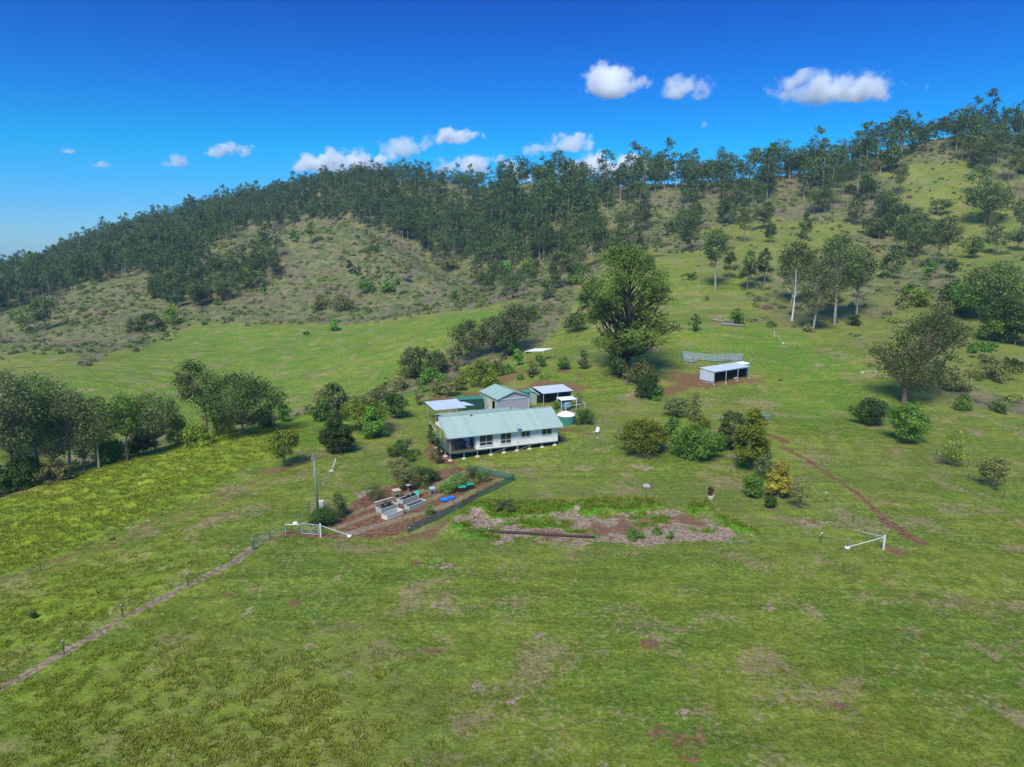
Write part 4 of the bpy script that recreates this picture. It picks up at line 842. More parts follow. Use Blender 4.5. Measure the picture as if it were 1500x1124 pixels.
MB().box(.05,.05,.985,4.19,8,1.03).build('deck', M['deck'], H0)
MB().box(-.03,-.05,.8,4.2,-.003,1.05).box(-.06,-.05,.8,-.003,8.0,1.05).build('deck_fascia', M['green'], H0)
for a, b, c, d, tall in wins:
    f = MB(); t = .07
    f.box(a,-.03,c,b,.05,c+t).box(a,-.03,d-t,b,.05,d).box(a,-.03,c+t,a+t,.05,d-t).box(b-t,-.03,c+t,b,.05,d-t); mx_ = (a+b)/2
    f.box(mx_-.04,-.03,c+t,mx_+.04,.05,d-t)
    if tall: f.box(a+t,-.025,c+.58,mx_-.04,.045,c+.66).box(mx_+.04,-.025,c+.58,b-t,.045,c+.66)
    fo = f.build('window', M['white'], H0)
    MB().box(a+t,.055,c+t,b-t,.075,d-t).build('pane', M['glass'], fo)
    MB().box(a-.06,-.07,c-.07,b+.06,-.003,c-.002).build('sill', M['white'], fo)
# glazed door of the verandah wall
dr_ = MB().box(4.12,.9,1.03,4.19,2.9,3.1).build('sliding_door', M['white'], H0)
MB().box(4.09,1.0,1.12,4.118,1.86,3.0).box(4.09,1.94,1.12,4.118,2.8,3.0).build('pane', M['glass'], dr_)
# roof: front slope, back slope right of the rear wing, low-pitched rear roof
ez, rz_, t = 3.52, 5.72, .05
MB().wall([(-.6,-.7,ez),(18.6,-.7,ez),(18.6,4,rz_),(-.6,4,rz_)], (0,0,-t)).wall([(13.6,4.003,rz_),(18.6,4.003,rz_),(18.6,8.6,ez),(13.6,8.6,ez)], (0,0,-t)).build('roof', M['groof'], H0)
MB().wall([(.5,4.003,rz_-.02),(13.597,4.003,rz_-.02),(13.597,9.3,rz_-.78),(.5,9.3,rz_-.78)], (0,0,-t)).build('rear_roof', M['groof'], H0)
MB().beam((-.6,4,rz_+.02),(18.6,4,rz_+.02),.28,.05).build('ridge_cap', M['groof'], H0)
MB().beam((-.6,-.75,ez-.06),(18.6,-.75,ez-.06),.12,.12).build('gutter', M['pgreen'], H0)
for a_, b_ in (((-.63,-.7,ez-.02),(-.63,4,rz_-.02)),((18.63,-.7,ez-.02),(18.63,4,rz_-.02)),((18.63,8.6,ez-.02),(18.63,4.03,rz_-.02))): MB().beam(a_, b_,.05,.2).build('barge_board', M['pgreen'], H0)
MB().wall([(-.1,.3,3.75),(-.1,7.7,3.75),(-.1,4,5.45)], (.06,0,0)).build('gable_panel', M['board'], H0)
for x, y in ((.07,.07),(.07,2.7),(.07,5.3),(.07,7.9)) : MB().box(x-.05,y-.05,1.03,x+.05,y+.05,3.6 + (.0 if y<1 else .3)).build('verandah_post', M['pgreen'], H0)
rl = MB()
rl.beam((-.0,.15,2.0),(-.0,7.9,2.0),.06,.05).beam((0,.15,1.15),(0,7.9,1.15),.05,.04)
for i in range(52): rl.beam((0,.25+i*.148,1.15),(0,.25+i*.148,2.0),.025)
rl.build('railing', M['green'], H0)
MB().beam((-.5,9.2,3.9),(-.5,6.2,2.9),.08).beam((.5,9.2,1.0),(.5,9.2,4.85),.09).beam((5,9.2,.6),(5,9.2,4.85),.09).beam((9.5,9.2,.6),(9.5,9.2,4.85),.09).beam((13.4,9.2,.6),(13.4,9.2,4.85),.09).build('rear_post', M['steel'], H0)
for r_, y in ((0,.12),(1,2.7),(2,5.4),(3,7.9)):
    for i in range(9):
        x = .1 + i * 2.18; g = hz(x, y)
        s_ = MB().cyl((x,y,g-.1),(x,y,.86),.045,8).build('stump', M['steel'], H0)
        MB().lathe([(.05,.13),(.33,.12),(.36,.0),(.36,-.3)][::-1], 14, (x,y,g)).build('footing', M['conc'], s_)
br_ = MB()
for i in (3, 5): br_.beam((.1+i*2.18,.1,hz(.1+i*2.18,.1)+.15),(.1+(i+1.4)*2.18,.1,.84),.035)
br_.build('brace', M['steel'], H0)
ds = MB().cyl((10.75,-.18,hz(10.7,-.2)-.1),(10.75,-.78,3.3),.001,4); ds = MB().cyl((10.75,-.9,hz(10.7,-.9)-.1),(10.75,-.9,4.3),.03,8).build('dish_mast', M['steel'], H0)
def dish(o, c, az, el, r_):
    k = MB(); prof = [(r_*f, .22*r_*f*f) for f in (.02,.3,.55,.8,1)] + [(r_*f, .22*r_*f*f-.02) for f in (1,.8,.5,.02)]
    k.lathe(prof, 20); Mx = Matrix.Translation(c) @ Matrix.Rotation(az, 4, 'Z') @ Matrix.Rotation(el, 4, 'X')
    k.v = [tuple(Mx @ Vector(p)) for p in k.v]; d = k.build('satellite_dish', M['steel'], o, smooth=True)
    q = MB().cyl(Mx @ Vector((0,-r_*.9,.05)), Mx @ Vector((0,0,r_*.75)), .015, 5); q.build('feed_arm', M['steel'], d)
dish(H0, (10.75,-.98,4.35), R(10), R(62), .42); dish(H0, (8.6,7.2,5.9), R(200), R(60), .38)
MB().cyl((8.6,7.2,5.25),(8.6,7.2,5.9),.025,6).build('dish_mast', M['steel'], H0)
for x, y, z in ((4.6,3.5,5.45),(12.4,6.0,5.4)):
    v_ = MB().cyl((x,y,z-.1),(x,y,z+.28),.1,10).lathe([(.19,.28),(.22,.34),(.02,.46)], 10, (x,y,z)).build('roof_vent', M['greyw'], H0)
MB().box(18.02,3,hz(18.6,3),18.6,4.2,.75).build('rear_step', M['conc'], H0)
# table, chair and pots on the verandah
def wtag(o, l, c, g=None): return tag(o, l, c, g)
def hw(x, y, z=0): c, s = math.cos(R(22)), math.sin(R(22)); return (-9.38+c*x-s*y, 103.1+s*x+c*y, z)
e = wtag(empty('table', hw(2.6,2.0,1.03), R(22)), 'outdoor table on the house verandah', 'table'); MB().box(-.8,-.45,.7,.8,.45,.75).build('tabletop', M['wood'], e)
for x, y in ((-.7,-.38),(.7,-.38),(-.7,.38),(.7,.38)): MB().box(x-.03,y-.03,0,x+.03,y+.03,.7).build('leg', M['wood'], e)
e = wtag(empty('chair', hw(3.3,.9,1.03), R(60)), 'pale garden chair on the verandah beside the front wall', 'chair'); MB().box(-.25,-.25,.42,.25,.25,.46).build('seat', M['steel'], e); MB().box(-.25,.22,.46,.25,.26,.9).build('backrest', M['steel'], e)
for x, y in ((-.22,-.22),(.22,-.22),(-.22,.2),(.22,.2)): MB().box(x-.02,y-.02,0,x+.02,y+.02,.42).build('leg', M['steel'], e)
# ---- carport
def frame(name, loc, yaw, label, cat, group=None): return tag(empty(name, loc, R(yaw)), label, cat, group)
def loc_h(o, x, y):
    a = o.rotation_euler.z; return float(tlook(o.location.x + math.cos(a)*x - math.sin(a)*y, o.location.y + math.sin(a)*x + math.cos(a)*y)) - o.location.z
c = frame('carport', (-13.6,121.7,.2), 23, 'open carport with flat pale zinc roof behind the verandah end of the house', 'carport')
MB().wall([(0,0,3.0),(5.9,0,3.0),(5.9,6.6,3.2),(0,6.6,3.2)], (0,0,-.05)).build('roof', M['wroof'], c)
MB().beam((-.02,-.02,2.9),(5.9,-.02,2.9),.08,.14).beam((-.04,0,2.9),(-.04,6.6,3.1),.08,.14).build('fascia', M['green'], c)
for x, y in ((.1,.1),(5.8,.1),(.1,6.5),(5.8,6.5),(.1,3.3)): MB().box(x-.05,y-.05,loc_h(c,x,y)-.1,x+.05,y+.05,2.92).build('post', M['green'], c)
MB().wall([(5.95,1.4,3.05),(8.0,1.6,2.9),(7.6,2.9,2.95),(7.0,4.4,3.0),(6.4,4.8,3.02),(6.3,7.0,3.2),(5.95,7.0,3.2)], (0,0,-.03)).build('sheet_roof', simple('pale_blue_sheet', (.50,.68,.74), .35), c)
# ---- green shade house
c = frame('shade_house', (-10.4,133.4,.3), 10, 'dark green shade cloth house behind the carport', 'shade house')
MB().box(0,0,.03,4.7,2.8,2.2).build('cloth_wall', simple('dark_shade_cloth', (.012,.055,.048), .9, var=.3), c)
MB().wall([(-.1,-.1,2.22),(4.8,-.1,2.22),(4.8,1.4,2.6),(-.1,1.4,2.6)], (0,0,-.03)).wall([(-.1,1.403,2.6),(4.8,1.403,2.6),(4.8,2.9,2.25),(-.1,2.9,2.25)], (0,0,-.03)).build('roof', simple('green_cloth_roof', (.03,.16,.12), .8, var=.2), c)
for x in (-.05, 2.35, 4.75): MB().cyl((x,-.06,-.1),(x,-.06,2.25),.035,6).build('post', M['green'], c)
# ---- green gabled shed
c = frame('shed', (-2.7,129.4,.45), 26, 'pale green roofed gable shed with lavender grey end wall behind the house', 'shed')
W_, D2, e_, r__ = 6.7, 8.4, 3.0, 4.25
for z0, z1 in ((0,3.0),): MB().box(.1,.1,-.2,W_-.1,.2,3.0).build('end_wall', M['lav'], c)
MB().wall([(.1,.1,3.003),(W_-.1,.1,3.003),(W_/2,.1,4.18)], (0,.1,0)).build('gable_wall', M['lav'], c)
MB().box(.1,.2,-.2,.2,1.3,2.95).box(.1,4.7,-.2,.2,D2-.2,2.95).box(.1,1.3,2.3,.2,4.7,2.95).box(W_-.2,.2,-.2,W_-.1,D2-.2,2.95).box(.1,D2-.2,-.2,W_-.1,D2-.1,2.95).wall([(.1,D2-.2,2.95),(W_-.1,D2-.2,2.95),(W_/2,D2-.2,4.15)], (0,.1,0)).build('side_wall', M['pgreen'], c)
MB().box(.06,2.6,-.1,.095,4.7,2.3).build('sliding_door', M['cream'], c); MB().box(.06,1.3,-.1,.095,1.34,2.3).build('door_frame', M['white'], c)
MB().wall([(-.15,-.2,e_),(W_/2,-.2,r__),(W_/2,D2,r__),(-.15,D2,e_)], (0,0,-.05)).wall([(W_/2+.003,-.2,r__),(W_+.15,-.2,e_),(W_+.15,D2,e_),(W_/2+.003,D2,r__)], (0,0,-.05)).build('roof', roofing('shed_roofing', (.31,.44,.38), axis='Y'), c)
MB().box(.0,.02,2.78,W_,.097,2.95).box(W_-.12,.02,-.2,W_-.02,.097,2.78).build('trim', M['white'], c)
# ---- open skillion shed on the right
c = frame('skillion_shed', (6.1,135.4,.6), 25, 'open fronted shed with flat pale zinc roof right of the gabled shed', 'shed')
MB().wall([(-.2,-.2,2.75),(6.6,-.2,2.75),(6.6,4.2,3.3),(-.2,4.2,3.3)], (0,0,-.05)).build('roof', M['wroof'], c)
MB().box(0,3.9,-.2,6.4,4.0,3.15).box(6.3,.1,-.2,6.4,3.9,2.7).build('wall', M['green'], c)
MB().box(-.9,1.2,-.1,-.83,4.0,2.3).build('side_screen', M['pgreen'], c); MB().beam((-.95,-.1,2.6),(-.95,4.3,3.1),.07,.16).build('gutter', M['white'], c)
for x in (.05, 3.2, 6.35): MB().box(x-.05,-.05,-.2,x+.05,.05,2.7).build('post', M['steel'], c)
MB().box(.4,1.8,-.1,2.6,3.6,1.3).box(3.2,2.2,-.1,5.4,3.7,1.0).build('black_blocks', M['black'], c)  # plain black blocks standing under the roof
# ---- tanks
def tank(name, loc, r_, h_, dome, bodym, lidm, label):
    e = frame(name, loc, 0, label, 'water tank'); pr = [(r_, -.2)]
    for i in range(9): z = h_ * i / 9; pr += [(r_, z), (r_ + .025, z + h_ / 18)]
    pr += [(r_, h_)]
    MB().lathe(pr, 32).build('tank_body', bodym, e, smooth=True)
    MB().lathe([(r_+.04,h_+.003),(r_+.04,h_+.08),(r_*.85,h_+dome*.55),(r_*.5,h_+dome*.9),(.3,h_+dome),(.28,h_+dome+.08),(.02,h_+dome+.1)], 32).build('lid', lidm, e, smooth=True)
    return e
t_ = tank('water_tank', (9.65,122.9,.45), 1.62, 1.6, .62, M['teal'], M['tankw'], 'large round green water tank with white domed lid beside the house')
MB().beam((1.5,.4,1.9),(2.05,.5,1.85),.1).beam((2.05,.5,1.9),(2.05,.5,.0),.08).build('inlet_pipe', M['white'], t_)
t_ = frame('tank_stand', (9.35,131.5,.6), 22, 'blue-grey tank under a small flat roof on white posts', 'tank'); MB().lathe([(1.1,.35),(1.13,1.0),(1.1,1.9)], 24, (1.3,.6,0)).build('tank_body', M['btank'], t_, smooth=True)
MB().wall([(-.3,-.6,2.35),(3.1,-.6,2.35),(3.1,1.7,2.5),(-.3,1.7,2.5)], (0,0,-.05)).build('roof', M['tankw'], t_)
for x, y in ((-.2,-.5),(2.95,-.5),(2.95,1.6),(-.2,1.6)): MB().box(x-.05,y-.05,-.3,x+.05,y+.05,2.3).build('post', M['white'], t_)
MB().box(-.1,-.45,.2,2.9,1.6,.34).build('platform', M['wood'], t_)
t_ = frame('garden_shed', (2.6,140.6,.9), 20, 'small low green garden shed between the gabled shed and open shed', 'shed'); MB().box(0,0,-.3,2.2,1.6,1.5).build('wall', M['teal'], t_); MB().wall([(-.1,-.1,1.55),(2.3,-.1,1.55),(2.3,1.7,1.75),(-.1,1.7,1.75)], (0,0,-.04)).build('roof', simple('green_shed_roof', (.06,.26,.18), .5), t_)
e = frame('pipe_rail', (0,0,0), 0, 'white pipe railing in front of the blue-grey tank', 'railing')
pp = [ground(821,596), ground(829,603), ground(857,598), ground(845,590)]
rm = MB()
for i, p in enumerate(pp):
    MB().cyl(p - Vector((0,0,.2)), p + Vector((0,0,1.1)), .05, 8).build('post', M['white'], e)
for i in range(3): rm.cyl(pp[i] + Vector((0,0,.95)), pp[i+1] + Vector((0,0,.95)), .045, 8)
rm.cyl(pp[0] + Vector((0,0,.9)), pp[1] + Vector((0,0,.3)), .04, 8); rm.build('rail', M['white'], e)
# ---- stock shelter
c = frame('stock_shelter', (42.6,147.3,2.75), 33, 'long three-bay open animal shelter with pale zinc roof on bare brown earth', 'shelter')
L_, Dp = 11.3, 3.9
MB().wall([(-.15,-.15,2.75),(L_+.1,-.15,2.85),(L_+.1,Dp+.1,3.15),(-.15,Dp+.1,3.1)], (0,0,-.05)).build('roof', M['wroof'], c)
MB().box(0,0,.5,.06,Dp,2.7).build('end_wall', M['wroofy'], c); MB().beam((.03,0,.22),(.03,Dp,.22),.06,.1).build('skirting_rail', M['white'], c)
MB().box(2.9,Dp-.06,-.2,L_,Dp,2.95).box(L_-.06,.6,-.2,L_,Dp-.06,2.95).build('back_wall', M['dark'], c)  # back and far end walls in one near-black colour
for x in (.03, 3.78, 7.55, L_-.05):
    p_ = MB().box(x-.06,-.1,-.2,x+.06,.0,2.75).build('post', M['steel'], c); MB().box(x-.2,-.26,-.2,x+.2,.1,.05 + loc_h(c,x,0)).build('footing', M['conc'], p_)
MB().beam((0,-.05,2.62),(L_,-.05,2.7),.08,.16).build('beam', M['steel'], c)
for x in (.03,): MB().box(x-.05,Dp-.05,-.2,x+.05,Dp+.06,3.0).build('post', M['teal'], c)
e = frame('trough', (c.location.x+6.3,c.location.y+4.9,float(tlook(48.9,152.2))), 33, 'small white feed trough inside the animal shelter', 'trough'); MB().box(-.5,-.2,.2,.5,.2,.25).box(-.5,-.2,.25,.5,-.15,.5).box(-.5,.15,.25,.5,.2,.5).box(-.5,-.15,.25,-.45,.15,.5).box(.45,-.15,.25,.5,.15,.5).build('tub', M['white'], e); MB().box(-.4,-.1,-.05,-.3,.1,.2).box(.3,-.1,-.05,.4,.1,.2).build('foot', M['white'], e)
tank('water_tank', (51.9,157.6,3.2), 1.5, 2.35, .35, M['teal'], M['tankw'], 'dark tank with white lid at the back corner of the animal shelter')
# ---- stock yard panels
e = frame('stock_yard', (0,0,0), 0, 'stock yard of blue-grey steel rail panels behind the animal shelter', 'stock yard')
yp = [(998,524),(1001,530),(1012,532),(1020,531)], [(998,524),(1012,527),(1030,529),(1047,530)], [(1047,530),(1058,530),(1070,529),(1088,529)], [(1088,529),(1086,533),(1074,534)]
for row in yp:
    P = [ground(*q) for q in row]
    for a, b in zip(P[:-1], P[1:]):
        m_ = MB()
        for k in range(5): m_.beam(a + Vector((0,0,.3+.33*k)), b + Vector((0,0,.3+.33*k)), .05, .15)
        m_.beam(a - Vector((0,0,.2)), a + Vector((0,0,1.75)), .08).beam(b - Vector((0,0,.2)), b + Vector((0,0,1.7)), .06); m_.build('rail_panel', M['bluegrey'], e)
# ---- flat white shelter at the back
RP = [Vector(atZ(u, v, 6.3)) for u, v in ((768.3,514.8),(795,514.3),(810.6,510.4),(784,510.6))]
c = frame('flat_shelter', (0,0,0), 0, 'low flat white roof on thin posts at the back of the orchard', 'shelter')
MB().slab([p for p in RP], .08).build('roof', M['tankw'], c)
for p in RP: g = float(tlook(p.x, p.y)); MB().cyl((p.x+(.2 if p.x<8 else -.2),p.y,g-.2),(p.x+(.2 if p.x<8 else -.2),p.y,6.22),.05,6).build('post', M['steel'], c)
# ---- power pole
b_ = ground(466,748); tp = Vector(atY(459,664,b_.y)); e = frame('power_pole', b_, 0, 'tall green treated timber power pole beside the lawn', 'pole')
hh = tp.z - b_.z; lx = tp.x - b_.x
MB().cyl((0,0,-.3),(lx,0,hh),.17,12,.12).build('pole', M['pole'], e, smooth=True); MB().beam((lx-.28,-.1,hh-.75),(lx+.3,-.1,hh-.72),.1,.12).cyl((lx,-.1,hh-.7),(lx,-.1,hh+.1),.12,8).build('cross_arm', M['greyw'], e)
for dx in (-.2,.2): MB().cyl((lx+dx,-.1,hh-.68),(lx+dx,-.1,hh-.5),.05,8).build('insulator', M['rock'], e)
MB().box(.22,-.25,.35,.72,.1,1.15).build('meter_box', M['steel'], e); MB().box(.18,-.29,1.153,.76,.14,1.3).build('box_lid', M['white'], e)
# ---- fences
def fence(pix, label, wires=4, spacing=4.0, ph=1.15, post=.05, postm=None, cap_every=0, mesh=False, hgt_=1.0, wt_=.006):
    P = [ground(u, v) for u, v in pix]; e = tag(empty('wire_fence', P[0]), label, 'fence'); o = P[0]; pts = []
    for a, b in zip(P[:-1], P[1:]):
        n_ = max(1, int(round((b - a).length / spacing)))
        for i in range(n_):
            q = a.lerp(b, i / n_); q.z = float(tlook(q.x, q.y)); pts.append(q)
    pts.append(P[-1]); wm = MB()
    for i, q in enumerate(pts[:100]):
        p_ = MB().box(-post/2,-post/2,-.3,post/2,post/2,ph + random.uniform(-.04,.05)).build('post', postm or M['picket'], e, q - o)
        if cap_every and i % cap_every == 0: MB().box(-.035,-.035,0,.035,.035,.11).build('cap', M['white'], p_, (0,0,ph+.06))
    for a, b in zip(pts[:-1], pts[1:]):
        for k in range(wires): z = hgt_ * (k + 1) / wires; wm.beam(a - o + Vector((0,0,z)), b - o + Vector((0,0,z)), wt_)
    wm.build('wire', M['wire'], e); return e
fence([(-40,1033),(0,1010),(94,958),(180,905),(275,858),(340,826),(370,806)], 'wire fence along the bare strip in the lower left paddock', 3, 19, 1.1, .06, cap_every=1)
fence([(370,806),(396,792),(420,783)], 'short wire fence joining the dark post to the pipe gate', 2, 9, 1.15, .07, wt_=.035)
MBp = MB(); g = ground(370,806); e = frame('fence_post', g + Vector((.15,0,0)), 0, 'thick dark green corner post where the left fence bends', 'post'); MB().cyl((0,0,-.3),(0,0,1.35),.11,10).build('post_shaft', M['green'], e)
MB().cyl((0,0,1.352),(0,0,1.38),.12,10).build('post_top', M['greyw'], e)
fence([(-40,870),(60,838),(160,790),(238,757),(345,720),(412,690),(440,680),(500,668)], 'wire fence with white-capped posts along the upper side of the farm drive', 3, 13, 1.1, .05, cap_every=2)
fence([(440,766),(462,728),(478,702),(487,690)], 'light wire fence from the pipe gate up past the power pole', 4, 4, 1.1, .045)
fence([(513,786),(600,786),(716,788),(800,792),(893,797),(990,797),(1100,797),(1200,797),(1241,803)], 'low wire fence along the front of the mulch bank', 2, 11.0, .95, .04, cap_every=1)
fence([(1294,803),(1250,765),(1212,735),(1180,715),(1130,690)], 'wire fence running up from the white strainer post beside the worn track', 3, 6, 1.0, .045, cap_every=2)
fence([(822,650),(833,660),(880,652),(910,648)], 'garden fence from the corner of the house to the wattle', 4, 3.2, 1.1, .05, cap_every=2)
fence([(866,618),(883,620),(899,627),(912,640)], 'dark post fence behind the washing line lawn', 4, 3.0, 1.2, .06)
fence([(1290,600),(1330,650),(1418,685),(1418,705),(1470,730),(1520,745)], 'wire fence under the right hand trees', 4, 5.5, 1.15, .06)
fence([(1138,500),(1200,520),(1284,548),(1340,565),(1400,590),(1510,612)], 'far wire fence crossing the right slope to the creek', 3, 8, 1.2, .06)
# ---- pipe gate and white strainers
e = frame('pipe_gate', (0,0,0), 0, 'galvanised pipe farm gate between low posts beside the vegetable garden', 'gate')
A1, A2, A3, A4 = ground(419,783), ground(440,783), ground(441,783), ground(469,785)
up = lambda p, z: p + Vector((0,0,z))
MB().cyl(up(A1,-.3), up(A1,1.25), .06, 8).build('post', M['steel'], e); MB().cyl(up(A2,-.3), up(A2,1.2), .05, 8).build('post', M['green'], e); MB().cyl(up(A1,1.2), up(A2,1.15), .05, 8).build('top_rail', M['white'], e)
ga, gb_ = up(A3,0).lerp(A4, .04), A3.lerp(A4, .93)
MB().cyl(up(ga,1.35), up(gb_,1.25), .035, 8).cyl(up(ga,.15), up(gb_,.12), .035, 8).cyl(up(ga,.15), up(ga,1.35), .035, 8).cyl(up(gb_,.12), up(gb_,1.25), .035, 8).cyl(up(ga.lerp(gb_,.5),.13), up(ga.lerp(gb_,.5),1.3), .025, 6).build('gate_frame', M['steel'], e)
gw = MB()
for k in range(1, 6): gw.beam(up(ga,.15+.2*k), up(gb_,.13+.19*k), .012)
for k in range(1, 12): q = ga.lerp(gb_, k/12); gw.beam(up(q,.15), up(q,1.3), .01)
gw.build('gate_mesh', M['wire'], e)
def strainer(post, foot, ph, label, r_=.11, second=None):
    p, f = ground(*post), ground(*foot); e = tag(empty('strainer_post', p), label, 'fence post')
    MB().cyl((0,0,-.3), (0,0,ph), r_, 12).cyl((0,0,ph),(0,0,ph+.05), r_*1.15, 12, r_*.8).build('post_shaft', M['white'], e)
    d = f - p; MB().cyl(Vector((0,0,ph*.88)) + d.normalized()*r_*.5, d + Vector((0,0,.12)), r_*.38, 8).build('brace', M['white'], e); MB().box(d.x-.22,d.y-.22,d.z-.1,d.x+.22,d.y+.22,d.z+.14).build('footing', M['tankw'], e)
    if second: d = ground(*second) - p; MB().cyl(Vector((0,0,ph*.9)), d + Vector((0,0,.15)), r_*.45, 8).build('brace', M['white'], e)
strainer((470,787), (512,786), 1.55, 'white strainer post with sloping brace at the pipe gate', .1)
strainer((1294,805), (1241,803), 1.6, 'big white strainer post with two sloping braces at the worn track', .11, (1262,781))
strainer((1283,549), (1263,546), 1.3, 'small distant white strainer post near the big right gum', .07)
strainer((1134,494), (1147,503), 1.5, 'far grey-white braced post on the slope behind the shelter', .06)
p, f = ground(486,690), ground(486,690); q = Vector(atY(492,672,p.y+2.5)); e = tag(empty('leaning_rail', p), 'white leaning pipe rail on a pale footing near the conical dark tree', 'rail'); MB().cyl((0,0,.1), q - p, .06, 8).build('pipe', M['white'], e); MB().box(-.3,-.2,-.1,.3,.2,.14).build('footing', M['conc'], e)
# ---- garden things
def bed(fl, fr, wd, ht, mat, label, legs=False, fill=True, bars=False):
    a, b = ground(*fl), ground(*fr); L2 = (b - a).xy.length; yaw = math.atan2(b.y - a.y, b.x - a.x); e = tag(empty('raised_bed', a, yaw), label, 'garden bed', 'raised beds in the vegetable garden'); z0 = -.15
    MB().box(0,0,z0,L2,.04,ht).box(0,wd-.04,z0,L2,wd,ht).box(0,.04,z0,.04,wd-.04,ht).box(L2-.04,.04,z0,L2,wd-.04,ht).build('side_panel', mat, e)
    MB().box(-.03,-.03,ht+.002,L2+.03,.05,ht+.035).box(-.03,wd-.05,ht+.002,L2+.03,wd+.03,ht+.035).box(-.03,.05,ht+.002,.05,wd-.05,ht+.035).box(L2-.05,.05,ht+.002,L2+.03,wd-.05,ht+.035).build('rim', M['white'], e)
    MB().box(.045,.045,z0,L2-.045,wd-.045,ht-(.1 if fill else .42)).build('soil', M['soilm'] if fill else M['btank'], e)
    if legs:
        for x, y in ((0,0),(L2,0),(0,wd),(L2,wd)): MB().box(x-.035,y-.035,z0,x+.035,y+.035,ht+.2).build('corner_post', M['white'], e)
    if bars:
        m_ = MB()
        r = random.Random(fl[0])
        for k in range(5): x = r.uniform(.2, L2-.5); y = r.uniform(.2, wd-.3); m_.box(x,y,ht-.1,x+r.uniform(.2,.5),y+r.uniform(.15,.3),ht+r.uniform(.05,.3))
        m_.build('crop_cover', M['dark'], e)
bed((558.4,752),(583,743.6),.95,.46,M['bedg'],'green sided bed with white corner posts left of the cream bed',True,True,True)
bed((567.6,762.5),(591.4,753),1.05,.5,M['bedc'],'empty cream-sided raised bed nearest the front',False,False)
bed((599.8,748),(624.3,738.4),.95,.44,M['bedg'],'green sided raised bed of soil furthest right',False,True)
bed((589.8,739),(613.6,730),.95,.46,M['bedg'],'green sided bed with white corner posts at the back',True,True,True)
a, b = ground(549,743), ground(575,735); e = tag(empty('bench', a, math.atan2(b.y-a.y, b.x-a.x)), 'long white plank bench on two posts behind the raised beds', 'bench'); L2 = (b-a).length
MB().box(0,-.1,.56,L2,.1,.61).build('plank', M['white'], e)
for x in (.15, L2-.15): MB().box(x-.04,-.08,-.1,x+.04,.08,.56).build('leg', M['wood'], e)
g = ground(581,729); e = tag(empty('feeding_stand', g, R(30)), 'wooden box stand with roof beside the plank bench', 'stand'); MB().box(-.38,-.38,.55,.38,.38,1.0).build('box', M['wood'], e); MB().box(-.5,-.5,1.003,.5,.5,1.08).build('roof', simple('pale_timber', (.48,.40,.28), .8), e)
for x, y in ((-.34,-.34),(.34,-.34),(-.34,.34),(.34,.34)): MB().box(x-.05,y-.05,-.1,x+.05,y+.05,.55).build('leg', M['wood'], e)
g = ground(598,722); e = tag(empty('bird_bath', g), 'grey bird bath on a thin stem by the dark hedge', 'bird bath'); MB().cyl((0,0,-.1),(0,0,.95),.05,8).build('stem', M['rock'], e); MB().lathe([(.05,.95),(.3,1.0),(.36,1.08),(.3,1.06),(.02,1.02)],18).build('bowl', M['rock'], e)
g = ground(611,728); e = tag(empty('compost_bin', g), 'turquoise green compost bin with domed lid behind the beds', 'bin'); MB().lathe([(.30,-.1),(.34,.1),(.28,.6)],20).build('bin_body', M['turq'], e); MB().lathe([(.42,.602),(.40,.68),(.22,.8),(.03,.85)],20).build('lid', M['turq'], e)
g = ground(633,724); e = tag(empty('barbecue', g, R(20)), 'small grey barbecue on legs in the garden path', 'barbecue'); MB().box(-.35,-.25,.55,.35,.25,.8).build('firebox', M['btank'], e); MB().wall([(-.35,-.25,.803),(-.35,.25,.803),(-.35,.15,1.0),(-.35,-.15,1.0)],(.7,0,0)).build('hood', M['steel'], e)
for x, y in ((-.3,-.2),(.3,-.2),(-.3,.2),(.3,.2)): MB().box(x-.025,y-.025,-.1,x+.025,y+.025,.55).build('leg', M['steel'], e)
for (u, v), r_, l in (((651,733.5),.62,'left blue plastic shell pool lying on the garden soil'),((661,730.5),.52,'right blue plastic shell pool lying on the garden soil')):
    g = ground(u, v); e = tag(empty('shell_pool', g, R(20)), l, 'paddling pool'); 
    MB().lathe([(r_*.75,-.02),(r_,.16),(r_*1.06,.17),(r_*.97,.155),(r_*.7,.05),(.02,.045)],20).build('basin', M['blue'], e); MB().cyl((r_*.35,r_*.2,.05),(r_*.4,r_*.3,.12),.09,8).build('ridge', M['blue'], e)
for k, (u, v) in enumerate(((677,720),(688,716))):
    g = ground(u, v); e = tag(empty('garden_bin', g, R(25)), ('left' if k == 0 else 'right') + ' black crate with green lid beside the white-flowering bush', 'crate'); MB().box(-.45,-.35,-.1,.45,.35,.62).build('box', M['black'], e); MB().box(-.49,-.39,.623,.49,.39,.72).build('lid', M['turq'], e)
# shade cloth fence
sc_ = [(686,690),(702,692),(718.6,697),(736,700),(753,704.5),(740,711),(726,718),(713,724),(700,730),(688,738),(677,746),(662,752),(646.5,759),(634,764.5),(622,770.5),(609,776),(597,782)]
P = [ground(*q) for q in sc_]; e = tag(empty('cloth_fence', P[0]), 'dark green shade cloth fence sagging round the vegetable garden', 'fence'); r = random.Random(4); V = []; F_ = []; nrow = 5; fine = []
for a, b in zip(P[:-1], P[1:]):
    for k in range(6): fine.append(a.lerp(b, k/6))
fine.append(P[-1])
for i, q in enumerate(fine):
    q.z = float(tlook(q.x, q.y)); sag = .12 * math.sin(math.pi * (i % 6) / 6) + r.uniform(0,.04)
    for j in range(nrow):
        f_ = j / (nrow-1); V.append((q.x - P[0].x + r.uniform(-.05,.05)*math.sin(f_*3.1), q.y - P[0].y + r.uniform(-.07,.07)*math.sin(f_*3.1), q.z - P[0].z + f_ * (.98 - sag)))
